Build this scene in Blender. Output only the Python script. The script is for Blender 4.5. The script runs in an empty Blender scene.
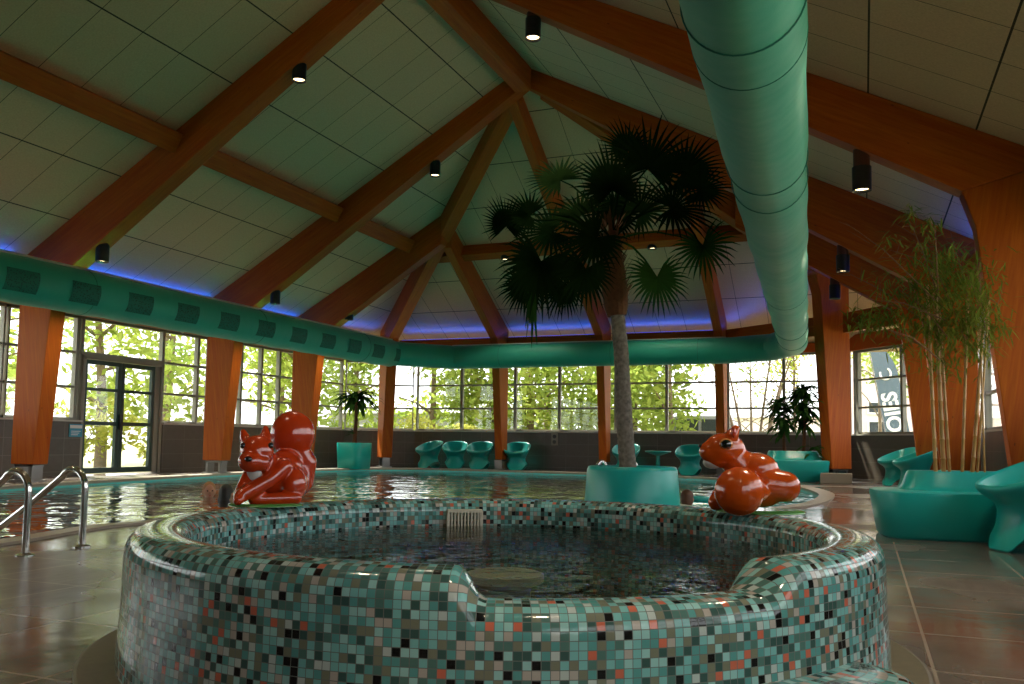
import bpy, bmesh, math, random
import numpy as np
from mathutils import Vector, Matrix, noise
from mathutils.geometry import tessellate_polygon
random.seed(7)
S = bpy.context.scene
COL = S.collection
PI = math.pi
R = math.radians

# ------------------------------------------------------------------ camera
CAM_H, F, YAW, PIT, ROLL, SY = .72, 874.65, R(21.908), R(4.336), R(.801), 33.803
cf = Vector((-math.sin(YAW)*math.cos(PIT), math.cos(YAW)*math.cos(PIT), math.sin(PIT)))
cr0 = Vector((math.cos(YAW), math.sin(YAW), 0)); cu0 = cr0.cross(cf)
cr = cr0*math.cos(ROLL)+cu0*math.sin(ROLL); cu = -cr0*math.sin(ROLL)+cu0*math.cos(ROLL)
cd = bpy.data.cameras.new('camera'); cam = bpy.data.objects.new('camera', cd); COL.objects.link(cam)
cd.sensor_width = 36; cd.sensor_fit = 'HORIZONTAL'; cd.lens = 36*F/1024; cd.shift_y = SY/1024
cd.clip_end = 300; cd.clip_start = .05
cam.matrix_world = Matrix(((cr.x, cu.x, -cf.x, 0), (cr.y, cu.y, -cf.y, 0), (cr.z, cu.z, -cf.z, CAM_H), (0, 0, 0, 1)))
S.camera = cam
# ------------------------------------------------------------------ world, sun, exposure
w = bpy.data.worlds.new('world'); S.world = w; w.use_nodes = True
wn = w.node_tree.nodes; bg = wn['Background']
sky = wn.new('ShaderNodeTexSky'); sky.sky_type = 'HOSEK_WILKIE'; sky.turbidity = 6; sky.ground_albedo = .4
sky.sun_direction = Vector((-.45, .35, .75)).normalized()
mixs = wn.new('ShaderNodeMix'); mixs.data_type = 'RGBA'; mixs.inputs[0].default_value = .8
mixs.inputs[7].default_value = (1.0, .97, 1.0, 1)
w.node_tree.links.new(sky.outputs[0], mixs.inputs[6]); w.node_tree.links.new(mixs.outputs[2], bg.inputs[0])
bg.inputs[1].default_value = 2.3
sd = bpy.data.lights.new('sun', 'SUN'); so = bpy.data.objects.new('sun', sd); COL.objects.link(so)
sd.energy = 11; sd.angle = R(3); sd.color = (1, .93, .8)
so.rotation_euler = Vector((.5, -.3, -.8)).to_track_quat('-Z', 'Y').to_euler(); so.location = (-20, 10, 30)
S.view_settings.view_transform = 'Standard'; S.view_settings.look = 'None'; S.view_settings.gamma = 1
S.view_settings.exposure = 1.15; S.view_settings.use_curve_mapping = False
S.cycles.use_denoising = True; S.cycles.max_bounces = 8; S.cycles.diffuse_bounces = 4; S.cycles.glossy_bounces = 4
S.cycles.transmission_bounces = 6; S.cycles.transparent_max_bounces = 16
S.cycles.sample_clamp_indirect = 6; S.cycles.caustics_reflective = False; S.cycles.caustics_refractive = False

# ------------------------------------------------------------------ material helpers
class N:
    def __init__(s, name):
        s.m = bpy.data.materials.new(name); s.m.use_nodes = True
        s.t = s.m.node_tree; s.b = s.t.nodes['Principled BSDF']; s.out = s.t.nodes['Material Output']
    def n(s, typ, **k):
        x = s.t.nodes.new('ShaderNode'+typ)
        for a, v in k.items():
            if a.startswith('i_'):
                key = a[2:]; x.inputs[int(key) if key.isdigit() else key.replace('_', ' ')].default_value = v
            else: setattr(x, a, v)
        return x
    def l(s, a, b): s.t.links.new(a, b)
    def math(s, op, a, b=None, clamp=False):
        x = s.n('Math', operation=op); x.use_clamp = clamp
        for i, v in enumerate((a, b)):
            if v is None: continue
            if isinstance(v, (int, float)): x.inputs[i].default_value = v
            else: s.l(v, x.inputs[i])
        return x.outputs[0]
    def mix(s, f, a, b):
        x = s.n('Mix', data_type='RGBA')
        for i, v in ((0, f), (6, a), (7, b)):
            if isinstance(v, (int, float)): x.inputs[i].default_value = v
            elif isinstance(v, tuple): x.inputs[i].default_value = v+(1,) if len(v) == 3 else v
            else: s.l(v, x.inputs[i])
        return x.outputs[2]
    def ramp(s, f, stops, const=False):
        x = s.n('ValToRGB'); e = x.color_ramp.elements
        x.color_ramp.interpolation = 'CONSTANT' if const else 'LINEAR'
        while len(e) < len(stops): e.new(.5)
        for q, (p, c) in zip(e, stops): q.position = p; q.color = tuple(c)+(1,)
        s.l(f, x.inputs[0]); return x.outputs[0]
    def bump(s, h, strength=.3, dist=.01):
        x = s.n('Bump'); x.inputs['Strength'].default_value = strength; x.inputs['Distance'].default_value = dist
        s.l(h, x.inputs['Height']); s.l(x.outputs[0], s.b.inputs['Normal']); return x
    def set(s, **k):
        for a, v in k.items():
            key = a.replace('_', ' ')
            s.b.inputs[key].default_value = v+(1,) if isinstance(v, tuple) and len(v) == 3 else v
        return s
def plain(name, col, rough=.5, metal=0, coat=0, noise_amt=.08, scale=6, spec=.5):
    q = N(name); q.set(Roughness=rough, Metallic=metal, Coat_Weight=coat); q.b.inputs['Specular IOR Level'].default_value = spec
    if coat: q.b.inputs['Coat Roughness'].default_value = .04
    tc = q.n('TexCoord'); nz = q.n('TexNoise', i_Scale=scale, i_Detail=4.0); q.l(tc.outputs['Object'], nz.inputs['Vector'])
    a = tuple(max(0, c*(1-noise_amt)) for c in col); b = tuple(min(1, c*(1+noise_amt)) for c in col)
    q.l(q.mix(nz.outputs[0], a, b), q.b.inputs['Base Color'])
    return q.m
def emit(name, col, st):
    q = N(name); q.set(Base_Color=col, Emission_Color=col, Emission_Strength=st, Roughness=.6); return q.m
def grid(q, x, y, sx, sy, ox, oy, lw, lw2=None):
    """line mask (1 on a seam) plus a random value per cell"""
    fx = q.math('DIVIDE', q.math('SUBTRACT', x, ox), sx); fy = q.math('DIVIDE', q.math('SUBTRACT', y, oy), sy)
    res = []
    for f, s_, lw in ((fx, sx, lw), (fy, sy, lw2 or lw)):
        fr = q.math('FRACT', f); d = q.math('MINIMUM', fr, q.math('SUBTRACT', 1.0, fr))
        res.append(q.math('LESS_THAN', q.math('MULTIPLY', d, s_), lw))
    cb = q.n('CombineXYZ'); q.l(q.math('FLOOR', fx), cb.inputs[0]); q.l(q.math('FLOOR', fy), cb.inputs[1])
    wn_ = q.n('TexWhiteNoise', noise_dimensions='3D'); q.l(cb.outputs[0], wn_.inputs['Vector'])
    return q.math('MAXIMUM', res[0], res[1]), wn_.outputs['Value']
def posxyz(q):
    g = q.n('NewGeometry'); sp = q.n('SeparateXYZ'); q.l(g.outputs['Position'], sp.inputs[0]); return g, sp

def ceiling_mat(name, lat, ox):
    q = N(name); q.set(Roughness=.95); g, sp = posxyz(q)
    a, b = (sp.outputs[0], sp.outputs[1]) if lat else (sp.outputs[1], sp.outputs[0])
    m, rnd = grid(q, a, b, 1.02, .645, ox, 10.76 if lat else -5.88, .009, .0045)
    nz = q.n('TexNoise', i_Scale=45.0, i_Detail=5.0); q.l(g.outputs['Position'], nz.inputs['Vector'])
    c = q.mix(nz.outputs[0], (.54, .36, .22), (.80, .56, .35))
    c = q.mix(q.math('MULTIPLY', rnd, .25), c, (.50, .37, .24))
    q.l(q.mix(m, c, (.05, .036, .016)), q.b.inputs['Base Color'])
    q.bump(nz.outputs[0], .35, .01); return q.m
M = {}
M['ceil_L'] = ceiling_mat('acoustic panels', True, -6.35)
M['ceil_R'] = ceiling_mat('acoustic panels right', True, -5.0)
M['ceil_B'] = ceiling_mat('acoustic panels back', False, 15.06)

def wood_mat():
    q = N('glulam timber'); q.set(Roughness=.55); q.b.inputs['Specular IOR Level'].default_value = .2
    tc = q.n('TexCoord'); mp = q.n('Mapping'); q.l(tc.outputs['UV'], mp.inputs[0]); mp.inputs['Scale'].default_value = (.6, 9, 1)
    nz = q.n('TexNoise', i_Scale=3.0, i_Detail=6.0, i_Roughness=.6); q.l(mp.outputs[0], nz.inputs['Vector'])
    sp = q.n('SeparateXYZ'); q.l(tc.outputs['UV'], sp.inputs[0])
    fl_ = q.math('FLOOR', q.math('MULTIPLY', sp.outputs[1], 22.0)); w1 = q.n('TexWhiteNoise', noise_dimensions='1D'); q.l(fl_, w1.inputs['W'])
    c = q.mix(nz.outputs[0], (.25, .036, .003), (.64, .17, .010))
    c = q.mix(q.math('MULTIPLY', w1.outputs[0], .35), c, (.34, .042, .005))
    vo = q.n('TexVoronoi', i_Scale=2.2); m2 = q.n('Mapping'); m2.inputs['Scale'].default_value = (1.0, 2.6, 1); q.l(tc.outputs['UV'], m2.inputs[0]); q.l(m2.outputs[0], vo.inputs['Vector'])
    k = q.math('LESS_THAN', vo.outputs['Distance'], .045)
    q.l(q.mix(q.math('MULTIPLY', k, .7), c, (.12, .03, .008)), q.b.inputs['Base Color']); return q.m
M['wood'] = wood_mat()
M['steel'] = plain('galvanised steel', (.22, .21, .2), .4, .9)
M['chrome'] = plain('polished stainless steel', (.72, .71, .69), .14, 1.0, noise_amt=.02)
M['teal'] = plain('teal moulded plastic', (.010, .40, .37), .3, noise_amt=.05, scale=3)
M['teal_cloth'] = None
def duct_mat():
    q = N('teal duct fabric'); q.set(Roughness=.55); tc = q.n('TexCoord')
    nz = q.n('TexNoise', i_Scale=1.6, i_Detail=3.0); q.l(tc.outputs['Object'], nz.inputs['Vector'])
    n2 = q.n('TexNoise', i_Scale=90.0, i_Detail=2.0); q.l(tc.outputs['Object'], n2.inputs['Vector'])
    c = q.mix(nz.outputs[0], (.011, .32, .25), (.018, .43, .34)); q.l(c, q.b.inputs['Base Color'])
    ad = q.math('ADD', q.math('MULTIPLY', nz.outputs[0], 3.0), q.math('MULTIPLY', n2.outputs[0], .05)); q.bump(ad, .35, .03)
    q.set(Sheen_Weight=.2); return q.m
M['duct'] = duct_mat()
M['duct_seam'] = plain('dark teal seam', (.007, .19, .15), .6)
def outlet_mat():
    q = N('perforated duct outlet'); q.set(Roughness=.7); tc = q.n('TexCoord')
    vo = q.n('TexVoronoi', i_Scale=38.0); q.l(tc.outputs['Object'], vo.inputs['Vector'])
    q.l(q.mix(q.math('LESS_THAN', vo.outputs['Distance'], .33), (.004, .15, .12), (.002, .045, .035)), q.b.inputs['Base Color']); return q.m
M['outlet'] = outlet_mat()
def walltile():
    q = N('dark wall tile'); q.set(Roughness=.35); g, sp = posxyz(q)
    u_ = q.math('ADD', sp.outputs[0], sp.outputs[1]); m, rnd = grid(q, u_, sp.outputs[2], .6, .3, .1, .08, .004)
    nz = q.n('TexNoise', i_Scale=9.0, i_Detail=5.0); q.l(g.outputs['Position'], nz.inputs['Vector'])
    c = q.mix(nz.outputs[0], (.075, .06, .045), (.12, .10, .08)); c = q.mix(q.math('MULTIPLY', rnd, .4), c, (.065, .055, .045))
    q.l(q.mix(m, c, (.17, .15, .13)), q.b.inputs['Base Color']); return q.m
M['walltile'] = walltile()
def floor_mat():
    q = N('wet stone floor tile'); g, sp = posxyz(q)
    a = R(0); m, rnd = grid(q, sp.outputs[0], sp.outputs[1], .62, .62, .2, .1, .0055)
    mp = q.n('Mapping'); q.l(g.outputs['Position'], mp.inputs[0]); mp.inputs['Scale'].default_value = (6, 1.2, 1); mp.inputs['Rotation'].default_value = (0, 0, R(68))
    nz = q.n('TexNoise', i_Scale=1.6, i_Detail=7.0, i_Roughness=.65); q.l(mp.outputs[0], nz.inputs['Vector'])
    c = q.ramp(nz.outputs[0], [(.3, (.075, .056, .045)), (.5, (.14, .112, .095)), (.7, (.215, .175, .152))])
    c = q.mix(q.math('MULTIPLY', rnd, .45), c, (.10, .086, .08))
    q.l(q.mix(m, c, (.34, .27, .21)), q.b.inputs['Base Color'])
    n2 = q.n('TexNoise', i_Scale=.55, i_Detail=3.0); q.l(g.outputs['Position'], n2.inputs['Vector'])
    q.l(q.ramp(n2.outputs[0], [(.42, (.1, .1, .1)), (.6, (.34, .34, .34))]), q.b.inputs['Roughness'])
    n3 = q.n('TexNoise', i_Scale=5.0, i_Detail=4.0); q.l(g.outputs['Position'], n3.inputs['Vector'])
    hh = q.math('SUBTRACT', q.math('ADD', q.math('MULTIPLY', n3.outputs[0], .8), q.math('MULTIPLY', nz.outputs[0], .25)), q.math('MULTIPLY', m, .3)); q.bump(hh, .22, .015)
    return q.m
M['floor'] = floor_mat()
M['coping'] = plain('pale pool coping', (.34, .29, .23), .4, noise_amt=.2, scale=14)
def mosaic():
    q = N('glass mosaic tile'); q.set(Roughness=.13); q.b.inputs['Specular IOR Level'].default_value = .45
    tc = q.n('TexCoord'); sp = q.n('SeparateXYZ'); q.l(tc.outputs['UV'], sp.inputs[0])
    m, rnd = grid(q, sp.outputs[0], sp.outputs[1], 1.0, 1.0, 0, 0, .045)
    c = q.ramp(rnd, [(0, (.10, .31, .29)), (.18, (.19, .46, .44)), (.34, (.045, .10, .088)), (.45, (.30, .55, .52)), (.56, (.19, .20, .14)),
                     (.66, (.085, .18, .155)), (.78, (.009, .010, .010)), (.86, (.42, .38, .33)), (.925, (.56, .15, .09)), (.955, (.46, .53, .50))], True)
    q.l(q.mix(m, c, (.12, .135, .12)), q.b.inputs['Base Color'])
    q.l(q.math('ADD', .1, q.math('MULTIPLY', m, .5)), q.b.inputs['Roughness'])
    nz = q.n('TexNoise', i_Scale=1.3, i_Detail=1.0); q.l(tc.outputs['UV'], nz.inputs['Vector'])
    q.bump(q.math('SUBTRACT', q.math('MULTIPLY', nz.outputs[0], .25), m), .35, .004); return q.m
M['mosaic'] = mosaic()
def water(name, tint, scale, strength, dist, stretch=(1, 1, 1)):
    q = N(name); q.t.nodes.remove(q.b)
    g = q.n('NewGeometry'); mp = q.n('Mapping'); q.l(g.outputs['Position'], mp.inputs[0]); mp.inputs['Scale'].default_value = stretch
    nz = q.n('TexNoise', i_Scale=scale, i_Detail=3.0, i_Distortion=.6); q.l(mp.outputs[0], nz.inputs['Vector'])
    n2 = q.n('TexNoise', i_Scale=scale*2.7, i_Detail=2.0); q.l(mp.outputs[0], n2.inputs['Vector'])
    bp = q.n('Bump'); bp.inputs['Strength'].default_value = strength; bp.inputs['Distance'].default_value = dist
    q.l(q.math('ADD', nz.outputs[0], q.math('MULTIPLY', n2.outputs[0], .35)), bp.inputs['Height'])
    fr = q.n('Fresnel', i_IOR=1.22); q.l(bp.outputs[0], fr.inputs['Normal'])
    gl = q.n('BsdfGlossy', i_Roughness=.03); q.l(bp.outputs[0], gl.inputs['Normal'])
    tr = q.n('BsdfTransparent'); tr.inputs[0].default_value = tint+(1,)
    mx = q.n('MixShader'); q.l(fr.outputs[0], mx.inputs[0]); q.l(tr.outputs[0], mx.inputs[1]); q.l(gl.outputs[0], mx.inputs[2])
    q.l(mx.outputs[0], q.out.inputs[0]); return q.m
M['pool_water'] = water('pool water', (.35, .93, .92), 1.6, .8, .055, (1, 1, 1))
M['tub_water'] = water('whirlpool water', (.60, .63, .48), 7.0, .8, .022)
def glass():
    q = N('window glass'); q.t.nodes.remove(q.b)
    lw0 = q.n('LayerWeight', i_Blend=.5); lwv = q.math('ADD', .04, q.math('MULTIPLY', q.math('POWER', lw0.outputs['Facing'], 5.0), .8)); gl = q.n('BsdfGlossy', i_Roughness=.02); tr = q.n('BsdfTransparent'); tr.inputs[0].default_value = (.93, .96, .94, 1)
    mx = q.n('MixShader'); q.l(lwv, mx.inputs[0]); q.l(tr.outputs[0], mx.inputs[1]); q.l(gl.outputs[0], mx.inputs[2]); q.l(mx.outputs[0], q.out.inputs[0]); return q.m
M['glass'] = glass()
M['frame'] = plain('grey window frame', (.26, .25, .21), .45)
M['sill'] = plain('pale window sill', (.55, .53, .48), .4)
M['doorframe'] = plain('dark green door frame', (.012, .04, .035), .35)
M['black'] = plain('black enamel', (.012, .012, .012), .35)
M['pooltile'] = plain('turquoise pool tile', (.04, .55, .56), .4, noise_amt=.2, scale=3)
M['tubfloor'] = plain('tub floor tile', (.10, .13, .09), .4, noise_amt=.3, scale=18)
M['grille'] = plain('cream plastic grille', (.62, .58, .45), .45)
M['ring'] = plain('brown drain grating', (.13, .105, .06), .5, noise_amt=.25, scale=30)
M['lacquer'] = plain('red orange lacquer', (.52, .040, .004), .2, coat=.8, noise_amt=.2, scale=7)
M['lacquer2'] = plain('orange lacquer', (.58, .075, .004), .2, coat=.8, noise_amt=.2, scale=7)
M['eye_rim'] = plain('light orange lacquer', (.62, .22, .05), .2, coat=.6)
M['cream'] = plain('cream lacquer', (.6, .57, .5), .2, coat=.6)
M['eyeblack'] = plain('black lacquer', (.006, .005, .005), .08, coat=1.0)
M['green_lacquer'] = plain('green lacquer', (.07, .25, .05), .25, coat=.5)
M['bark'] = plain('grey palm bark', (.11, .095, .075), .9, noise_amt=2.6, scale=22)
M['fibre'] = plain('brown palm fibre', (.13, .05, .018), .9, noise_amt=.6, scale=30)
M['palmleaf'] = None
M['palmleaf_y'] = None
M['soil'] = plain('dark soil', (.05, .035, .022), .95, noise_amt=.5, scale=30)
M['bamboo'] = plain('yellow bamboo cane', (.50, .27, .075), .4, noise_amt=.25, scale=9)
M['twig'] = plain('brown twig', (.22, .10, .03), .6)
def leafmat(name, a, b, tr=.35):
    q = N(name); q.t.nodes.remove(q.b); g = q.n('NewGeometry')
    nz = q.n('TexNoise', i_Scale=.9, i_Detail=2.0); q.l(g.outputs['Position'], nz.inputs['Vector'])
    oi = q.n('TexWhiteNoise', noise_dimensions='1D'); q.l(g.outputs['Random Per Island'], oi.inputs['W'])
    c = q.mix(q.math('ADD', q.math('MULTIPLY', nz.outputs[0], .6), q.math('MULTIPLY', oi.outputs[0], .4)), a, b)
    d = q.n('BsdfDiffuse'); t = q.n('BsdfTranslucent'); q.l(c, d.inputs[0]); q.l(c, t.inputs[0])
    mx = q.n('MixShader', i_0=tr); q.l(d.outputs[0], mx.inputs[1]); q.l(t.outputs[0], mx.inputs[2]); q.l(mx.outputs[0], q.out.inputs[0]); return q.m
M['leaf'] = leafmat('tree leaves', (.12, .21, .03), (.47, .53, .12), .55)
M['leaf_y'] = leafmat('bright shrub leaves', (.24, .30, .04), (.62, .57, .15), .5)
M['leaf_d'] = leafmat('dark houseplant leaves', (.012, .045, .010), (.06, .15, .03), .3)
M['leaf_b'] = leafmat('bamboo leaves', (.07, .14, .02), (.34, .36, .06), .4)
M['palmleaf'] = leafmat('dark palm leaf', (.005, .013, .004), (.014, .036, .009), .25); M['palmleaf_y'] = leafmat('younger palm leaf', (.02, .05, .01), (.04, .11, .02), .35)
M['trunk'] = plain('tree bark', (.17, .125, .08), .9, noise_amt=.4, scale=9)
M['grass'] = plain('lawn', (.24, .225, .12), .95, noise_amt=.4, scale=3)
M['skin'] = plain('skin', (.50, .22, .13), .45, noise_amt=.05)
M['hair_blond'] = plain('strawberry blond hair', (.36, .17, .06), .6, noise_amt=.3, scale=40)
M['hair_brown'] = plain('brown hair', (.10, .04, .018), .5, noise_amt=.3, scale=40)
M['hair_dark'] = plain('black hair', (.012, .009, .008), .5, noise_amt=.3, scale=40)
M['swimwear'] = plain('black swimwear', (.012, .012, .016), .5)
M['sign_blue'] = plain('blue sign', (.05, .34, .52), .4); M['sign_white'] = plain('white print', (.85, .86, .86), .5, noise_amt=.01)
M['plastic_grey'] = plain('grey plastic', (.30, .27, .22), .5)
M['bld_white'] = plain('white render', (.86, .80, .80), .9, noise_amt=.03)
M['bld_pink'] = plain('pale pink render', (.80, .66, .64), .9, noise_amt=.05)
M['bld_blue'] = plain('blue grey cladding', (.33, .34, .37), .7, noise_amt=.1)
M['roof'] = plain('grey roof', (.30, .30, .31), .8, noise_amt=.15)
M['pane_dark'] = plain('dark pane', (.05, .06, .07), .1)
M['brick'] = plain('red brick', (.42, .17, .10), .9, noise_amt=.25, scale=12)
M['flag'] = plain('slate blue flag', (.10, .15, .19), .8)
M['red'] = plain('red paint', (.5, .04, .03), .3)
M['mount'] = plain('dark stained block', (.09, .022, .008), .5)
M['led'] = emit('blue led strip', (.02, .10, 1), 1.2)
M['lamp'] = emit('warm lamp face', (1, .74, .40), 3)

# ------------------------------------------------------------------ mesh helpers
class MB:
    def __init__(s): s.v = []; s.f = []; s.uv = {}
    def add(s, vs, fs, uvs=None):
        o = len(s.v); s.v += [tuple(p) for p in vs]
        for i, f in enumerate(fs):
            if uvs: s.uv[len(s.f)] = uvs[i]
            s.f.append(tuple(o+j for j in f))
        return s
    def box(s, x0, x1, y0, y1, z0, z1):
        return s.add([(x0, y0, z0), (x1, y0, z0), (x1, y1, z0), (x0, y1, z0), (x0, y0, z1), (x1, y0, z1), (x1, y1, z1), (x0, y1, z1)],
                     [(0, 3, 2, 1), (4, 5, 6, 7), (0, 1, 5, 4), (1, 2, 6, 5), (2, 3, 7, 6), (3, 0, 4, 7)])
    def beam(s, a, b, wd, ht, up=(0, 0, 1)):
        a = Vector(a); b = Vector(b); d = b-a; L = d.length; d.normalize(); up = Vector(up)
        sd_ = d.cross(up).normalized(); u_ = sd_.cross(d).normalized()
        vs = []
        for p in (a, b):
            for q in ((-1, -1), (1, -1), (1, 1), (-1, 1)): vs.append(p+sd_*(q[0]*wd/2)+u_*(q[1]*ht/2))
        fs = [(3, 2, 1, 0), (4, 5, 6, 7), (0, 1, 5, 4), (1, 2, 6, 5), (2, 3, 7, 6), (3, 0, 4, 7)]
        uv = [[(0, 0), (wd, 0), (wd, ht), (0, ht)]]*2+[[(0, 0), (0, wd), (L, wd), (L, 0)], [(0, 0), (0, ht), (L, ht), (L, 0)]]*2
        return s.add(vs, fs, uv)
    def tube(s, pts, rad, n=10, cap=True, closed=False):
        pts = [Vector(p) for p in pts]; m = len(pts)
        if isinstance(rad, (int, float)): rad = [rad]*m
        prev = None; vs = []
        for i, p in enumerate(pts):
            if closed: t = pts[(i+1) % m]-pts[i-1]
            else: t = pts[min(i+1, m-1)]-pts[max(i-1, 0)]
            t.normalize()
            if prev is None:
                a = Vector((0, 0, 1)) if abs(t.z) < .9 else Vector((1, 0, 0)); prev = t.cross(a).normalized()
            prev = (prev-t*prev.dot(t)).normalized(); b = t.cross(prev)
            for k in range(n):
                an = 2*PI*k/n; vs.append(p+(prev*math.cos(an)+b*math.sin(an))*rad[i])
        fs = []
        for i in range(m if closed else m-1):
            j = (i+1) % m
            for k in range(n): fs.append((i*n+k, i*n+(k+1) % n, j*n+(k+1) % n, j*n+k))
        if cap and not closed: fs += [tuple(range(n-1, -1, -1)), tuple((m-1)*n+k for k in range(n))]
        return s.add(vs, fs)
    def lathe(s, prof, n=32, c=(0, 0, 0), cap=True):
        vs = []
        for r, z in prof:
            for k in range(n): vs.append((c[0]+r*math.cos(2*PI*k/n), c[1]+r*math.sin(2*PI*k/n), c[2]+z))
        m = len(prof); fs = [(i*n+k, i*n+(k+1) % n, (i+1)*n+(k+1) % n, (i+1)*n+k) for i in range(m-1) for k in range(n)]
        if cap:
            fs += [tuple(range(n-1, -1, -1)), tuple((m-1)*n+k for k in range(n))]
        return s.add(vs, fs)
    def prism(s, org, d, poly, t):
        """polygon of (s,z) in the vertical plane through org along d, thickness t"""
        d = Vector((d[0], d[1], 0)).normalized(); nn = Vector((-d.y, d.x, 0)); o = Vector((org[0], org[1], 0)); n = len(poly); vs = []
        for sgn in (-1, 1):
            for a, z in poly: vs.append(o+d*a+nn*(sgn*t/2)+Vector((0, 0, z)))
        # long axis for the grain
        c0 = sum((Vector(p) for p in poly), Vector((0, 0)))/n
        far = max(((Vector(p)-Vector(q)) for p in poly for q in poly), key=lambda e: e.length).normalized(); pr = Vector((-far.y, far.x))
        U = [((Vector(p)-c0).dot(far), (Vector(p)-c0).dot(pr)) for p in poly]
        fs = [tuple(range(n)), tuple(2*n-1-i for i in range(n))]; uv = [U, [U[n-1-i] for i in range(n)]]
        for i in range(n):
            j = (i+1) % n; fs.append((j, i, n+i, n+j)); uv.append([U[j], U[i], (U[i][0], U[i][1]+t), (U[j][0], U[j][1]+t)])
        return s.add(vs, fs, uv)
    def build(s, name, mat, parent=None, smooth=False, bevel=0, loc=None, recalc=True):
        me = bpy.data.meshes.new(name); me.from_pydata(s.v, [], s.f)
        if s.uv:
            ul = me.uv_layers.new(name='UVMap')
            for fi, u in s.uv.items():
                for k, li in enumerate(me.polygons[fi].loop_indices): ul.data[li].uv = u[k]
        if recalc and not s.uv:
            bm = bmesh.new(); bm.from_mesh(me); bmesh.ops.recalc_face_normals(bm, faces=bm.faces); bm.to_mesh(me); bm.free()
        me.materials.append(mat)
        if smooth:
            for p in me.polygons: p.use_smooth = True
        o = bpy.data.objects.new(name, me); COL.objects.link(o)
        if parent: o.parent = parent
        if loc is not None: o.location = loc
        if bevel:
            b = o.modifiers.new('bevel', 'BEVEL'); b.width = bevel; b.segments = 2; b.limit_method = 'ANGLE'; b.angle_limit = R(40)
        if smooth:
            try: me.set_sharp_from_angle(angle=R(50))
            except Exception: pass
        return o
def tag(o, label=None, cat=None, group=None, kind=None):
    if label: o['label'] = label
    if cat: o['category'] = cat
    if group: o['group'] = group
    if kind: o['kind'] = kind
    return o
def thing(name, label, cat, loc=(0, 0, 0), rz=0, group=None):
    o = bpy.data.objects.new(name, None); COL.objects.link(o); o.location = loc; o.rotation_euler = (0, 0, rz); o.empty_display_size = .1
    return tag(o, label, cat, group)
def dup(root, loc, rz=None, label=None, scale=None):
    r = root.copy(); COL.objects.link(r); r.location = loc
    if rz is not None: r.rotation_euler = (0, 0, rz)
    if label: r['label'] = label
    if scale: r.scale = (scale,)*3
    for ch in list(root.children):
        c = ch.copy(); COL.objects.link(c); c.parent = r
        for g in ch.children:
            d = g.copy(); COL.objects.link(d); d.parent = c
    return r
def struct(mb, name, mat, parent=None, **k):
    o = mb.build(name, mat, parent, **k)
    if not parent: o['kind'] = 'structure'
    return o
def blob(name, mat, parent, ells=(), caps=(), voxel=.008, smooth=6, loc=None, factor=.5):
    """one continuous skin grown over ellipsoids (centre, radii[, euler]) and tapered capsules (a, b, ra, rb)"""
    bm = bmesh.new()
    for e in ells:
        mt = Matrix.Translation(Vector(e[0]))
        if len(e) > 2:
            from mathutils import Euler
            mt = mt @ Euler(e[2]).to_matrix().to_4x4()
        mt = mt @ Matrix.Diagonal(Vector(tuple(e[1])+(1,)))
        bmesh.ops.create_uvsphere(bm, u_segments=20, v_segments=12, radius=1, matrix=mt)
    for a, b, ra, rb in caps:
        a = Vector(a); b = Vector(b); k = max(3, int((b-a).length/(min(ra, rb)*.35))+1)
        for i in range(k+1):
            t = i/k; bmesh.ops.create_uvsphere(bm, u_segments=14, v_segments=8, radius=ra+(rb-ra)*t, matrix=Matrix.Translation(a.lerp(b, t)))
    me = bpy.data.meshes.new(name); bm.to_mesh(me); bm.free()
    o = bpy.data.objects.new(name, me); COL.objects.link(o)
    m = o.modifiers.new('r', 'REMESH'); m.mode = 'VOXEL'; m.voxel_size = voxel
    m = o.modifiers.new('s', 'SMOOTH'); m.iterations = smooth; m.factor = factor
    dg = bpy.context.evaluated_depsgraph_get(); dg.update()
    nm = bpy.data.meshes.new_from_object(o.evaluated_get(dg)); o.modifiers.clear(); o.data = nm; bpy.data.meshes.remove(me); nm.name = name
    nm.materials.clear(); nm.materials.append(mat)
    for p in nm.polygons: p.use_smooth = True
    if parent: o.parent = parent
    if loc is not None: o.location = loc
    return o
def pixray(x, y):
    return cf+cr*((x-512)/F)-cu*((y-342-SY)/F)
def at(x, y, dist=None, v=None, z=None):
    """the point of the hall seen at a pixel: at a forward distance, on the plane y=v or at height z"""
    d = pixray(x, y); o = Vector((0, 0, CAM_H))
    t = dist if dist is not None else (v/d.y if v is not None else (z-CAM_H)/d.z)
    return o+d*t

# ------------------------------------------------------------------ hall shell
UL, VB, UR0, UR1 = -13.33, 21.68, 2.35, 1.7
RIDGE, ZR, VH = -5.55, 7.45, 14.2
KL, KR, KB = .57, .52, .57
HS, HL_, HU, HT = .98, 1.618, 2.257, 2.935
def zl(u): return ZR-KL*(RIDGE-u)
def zr(u): return ZR-KR*(u-RIDGE)
def zb(v): return ZR-KB*(v-VH)
VF = -3.0
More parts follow.
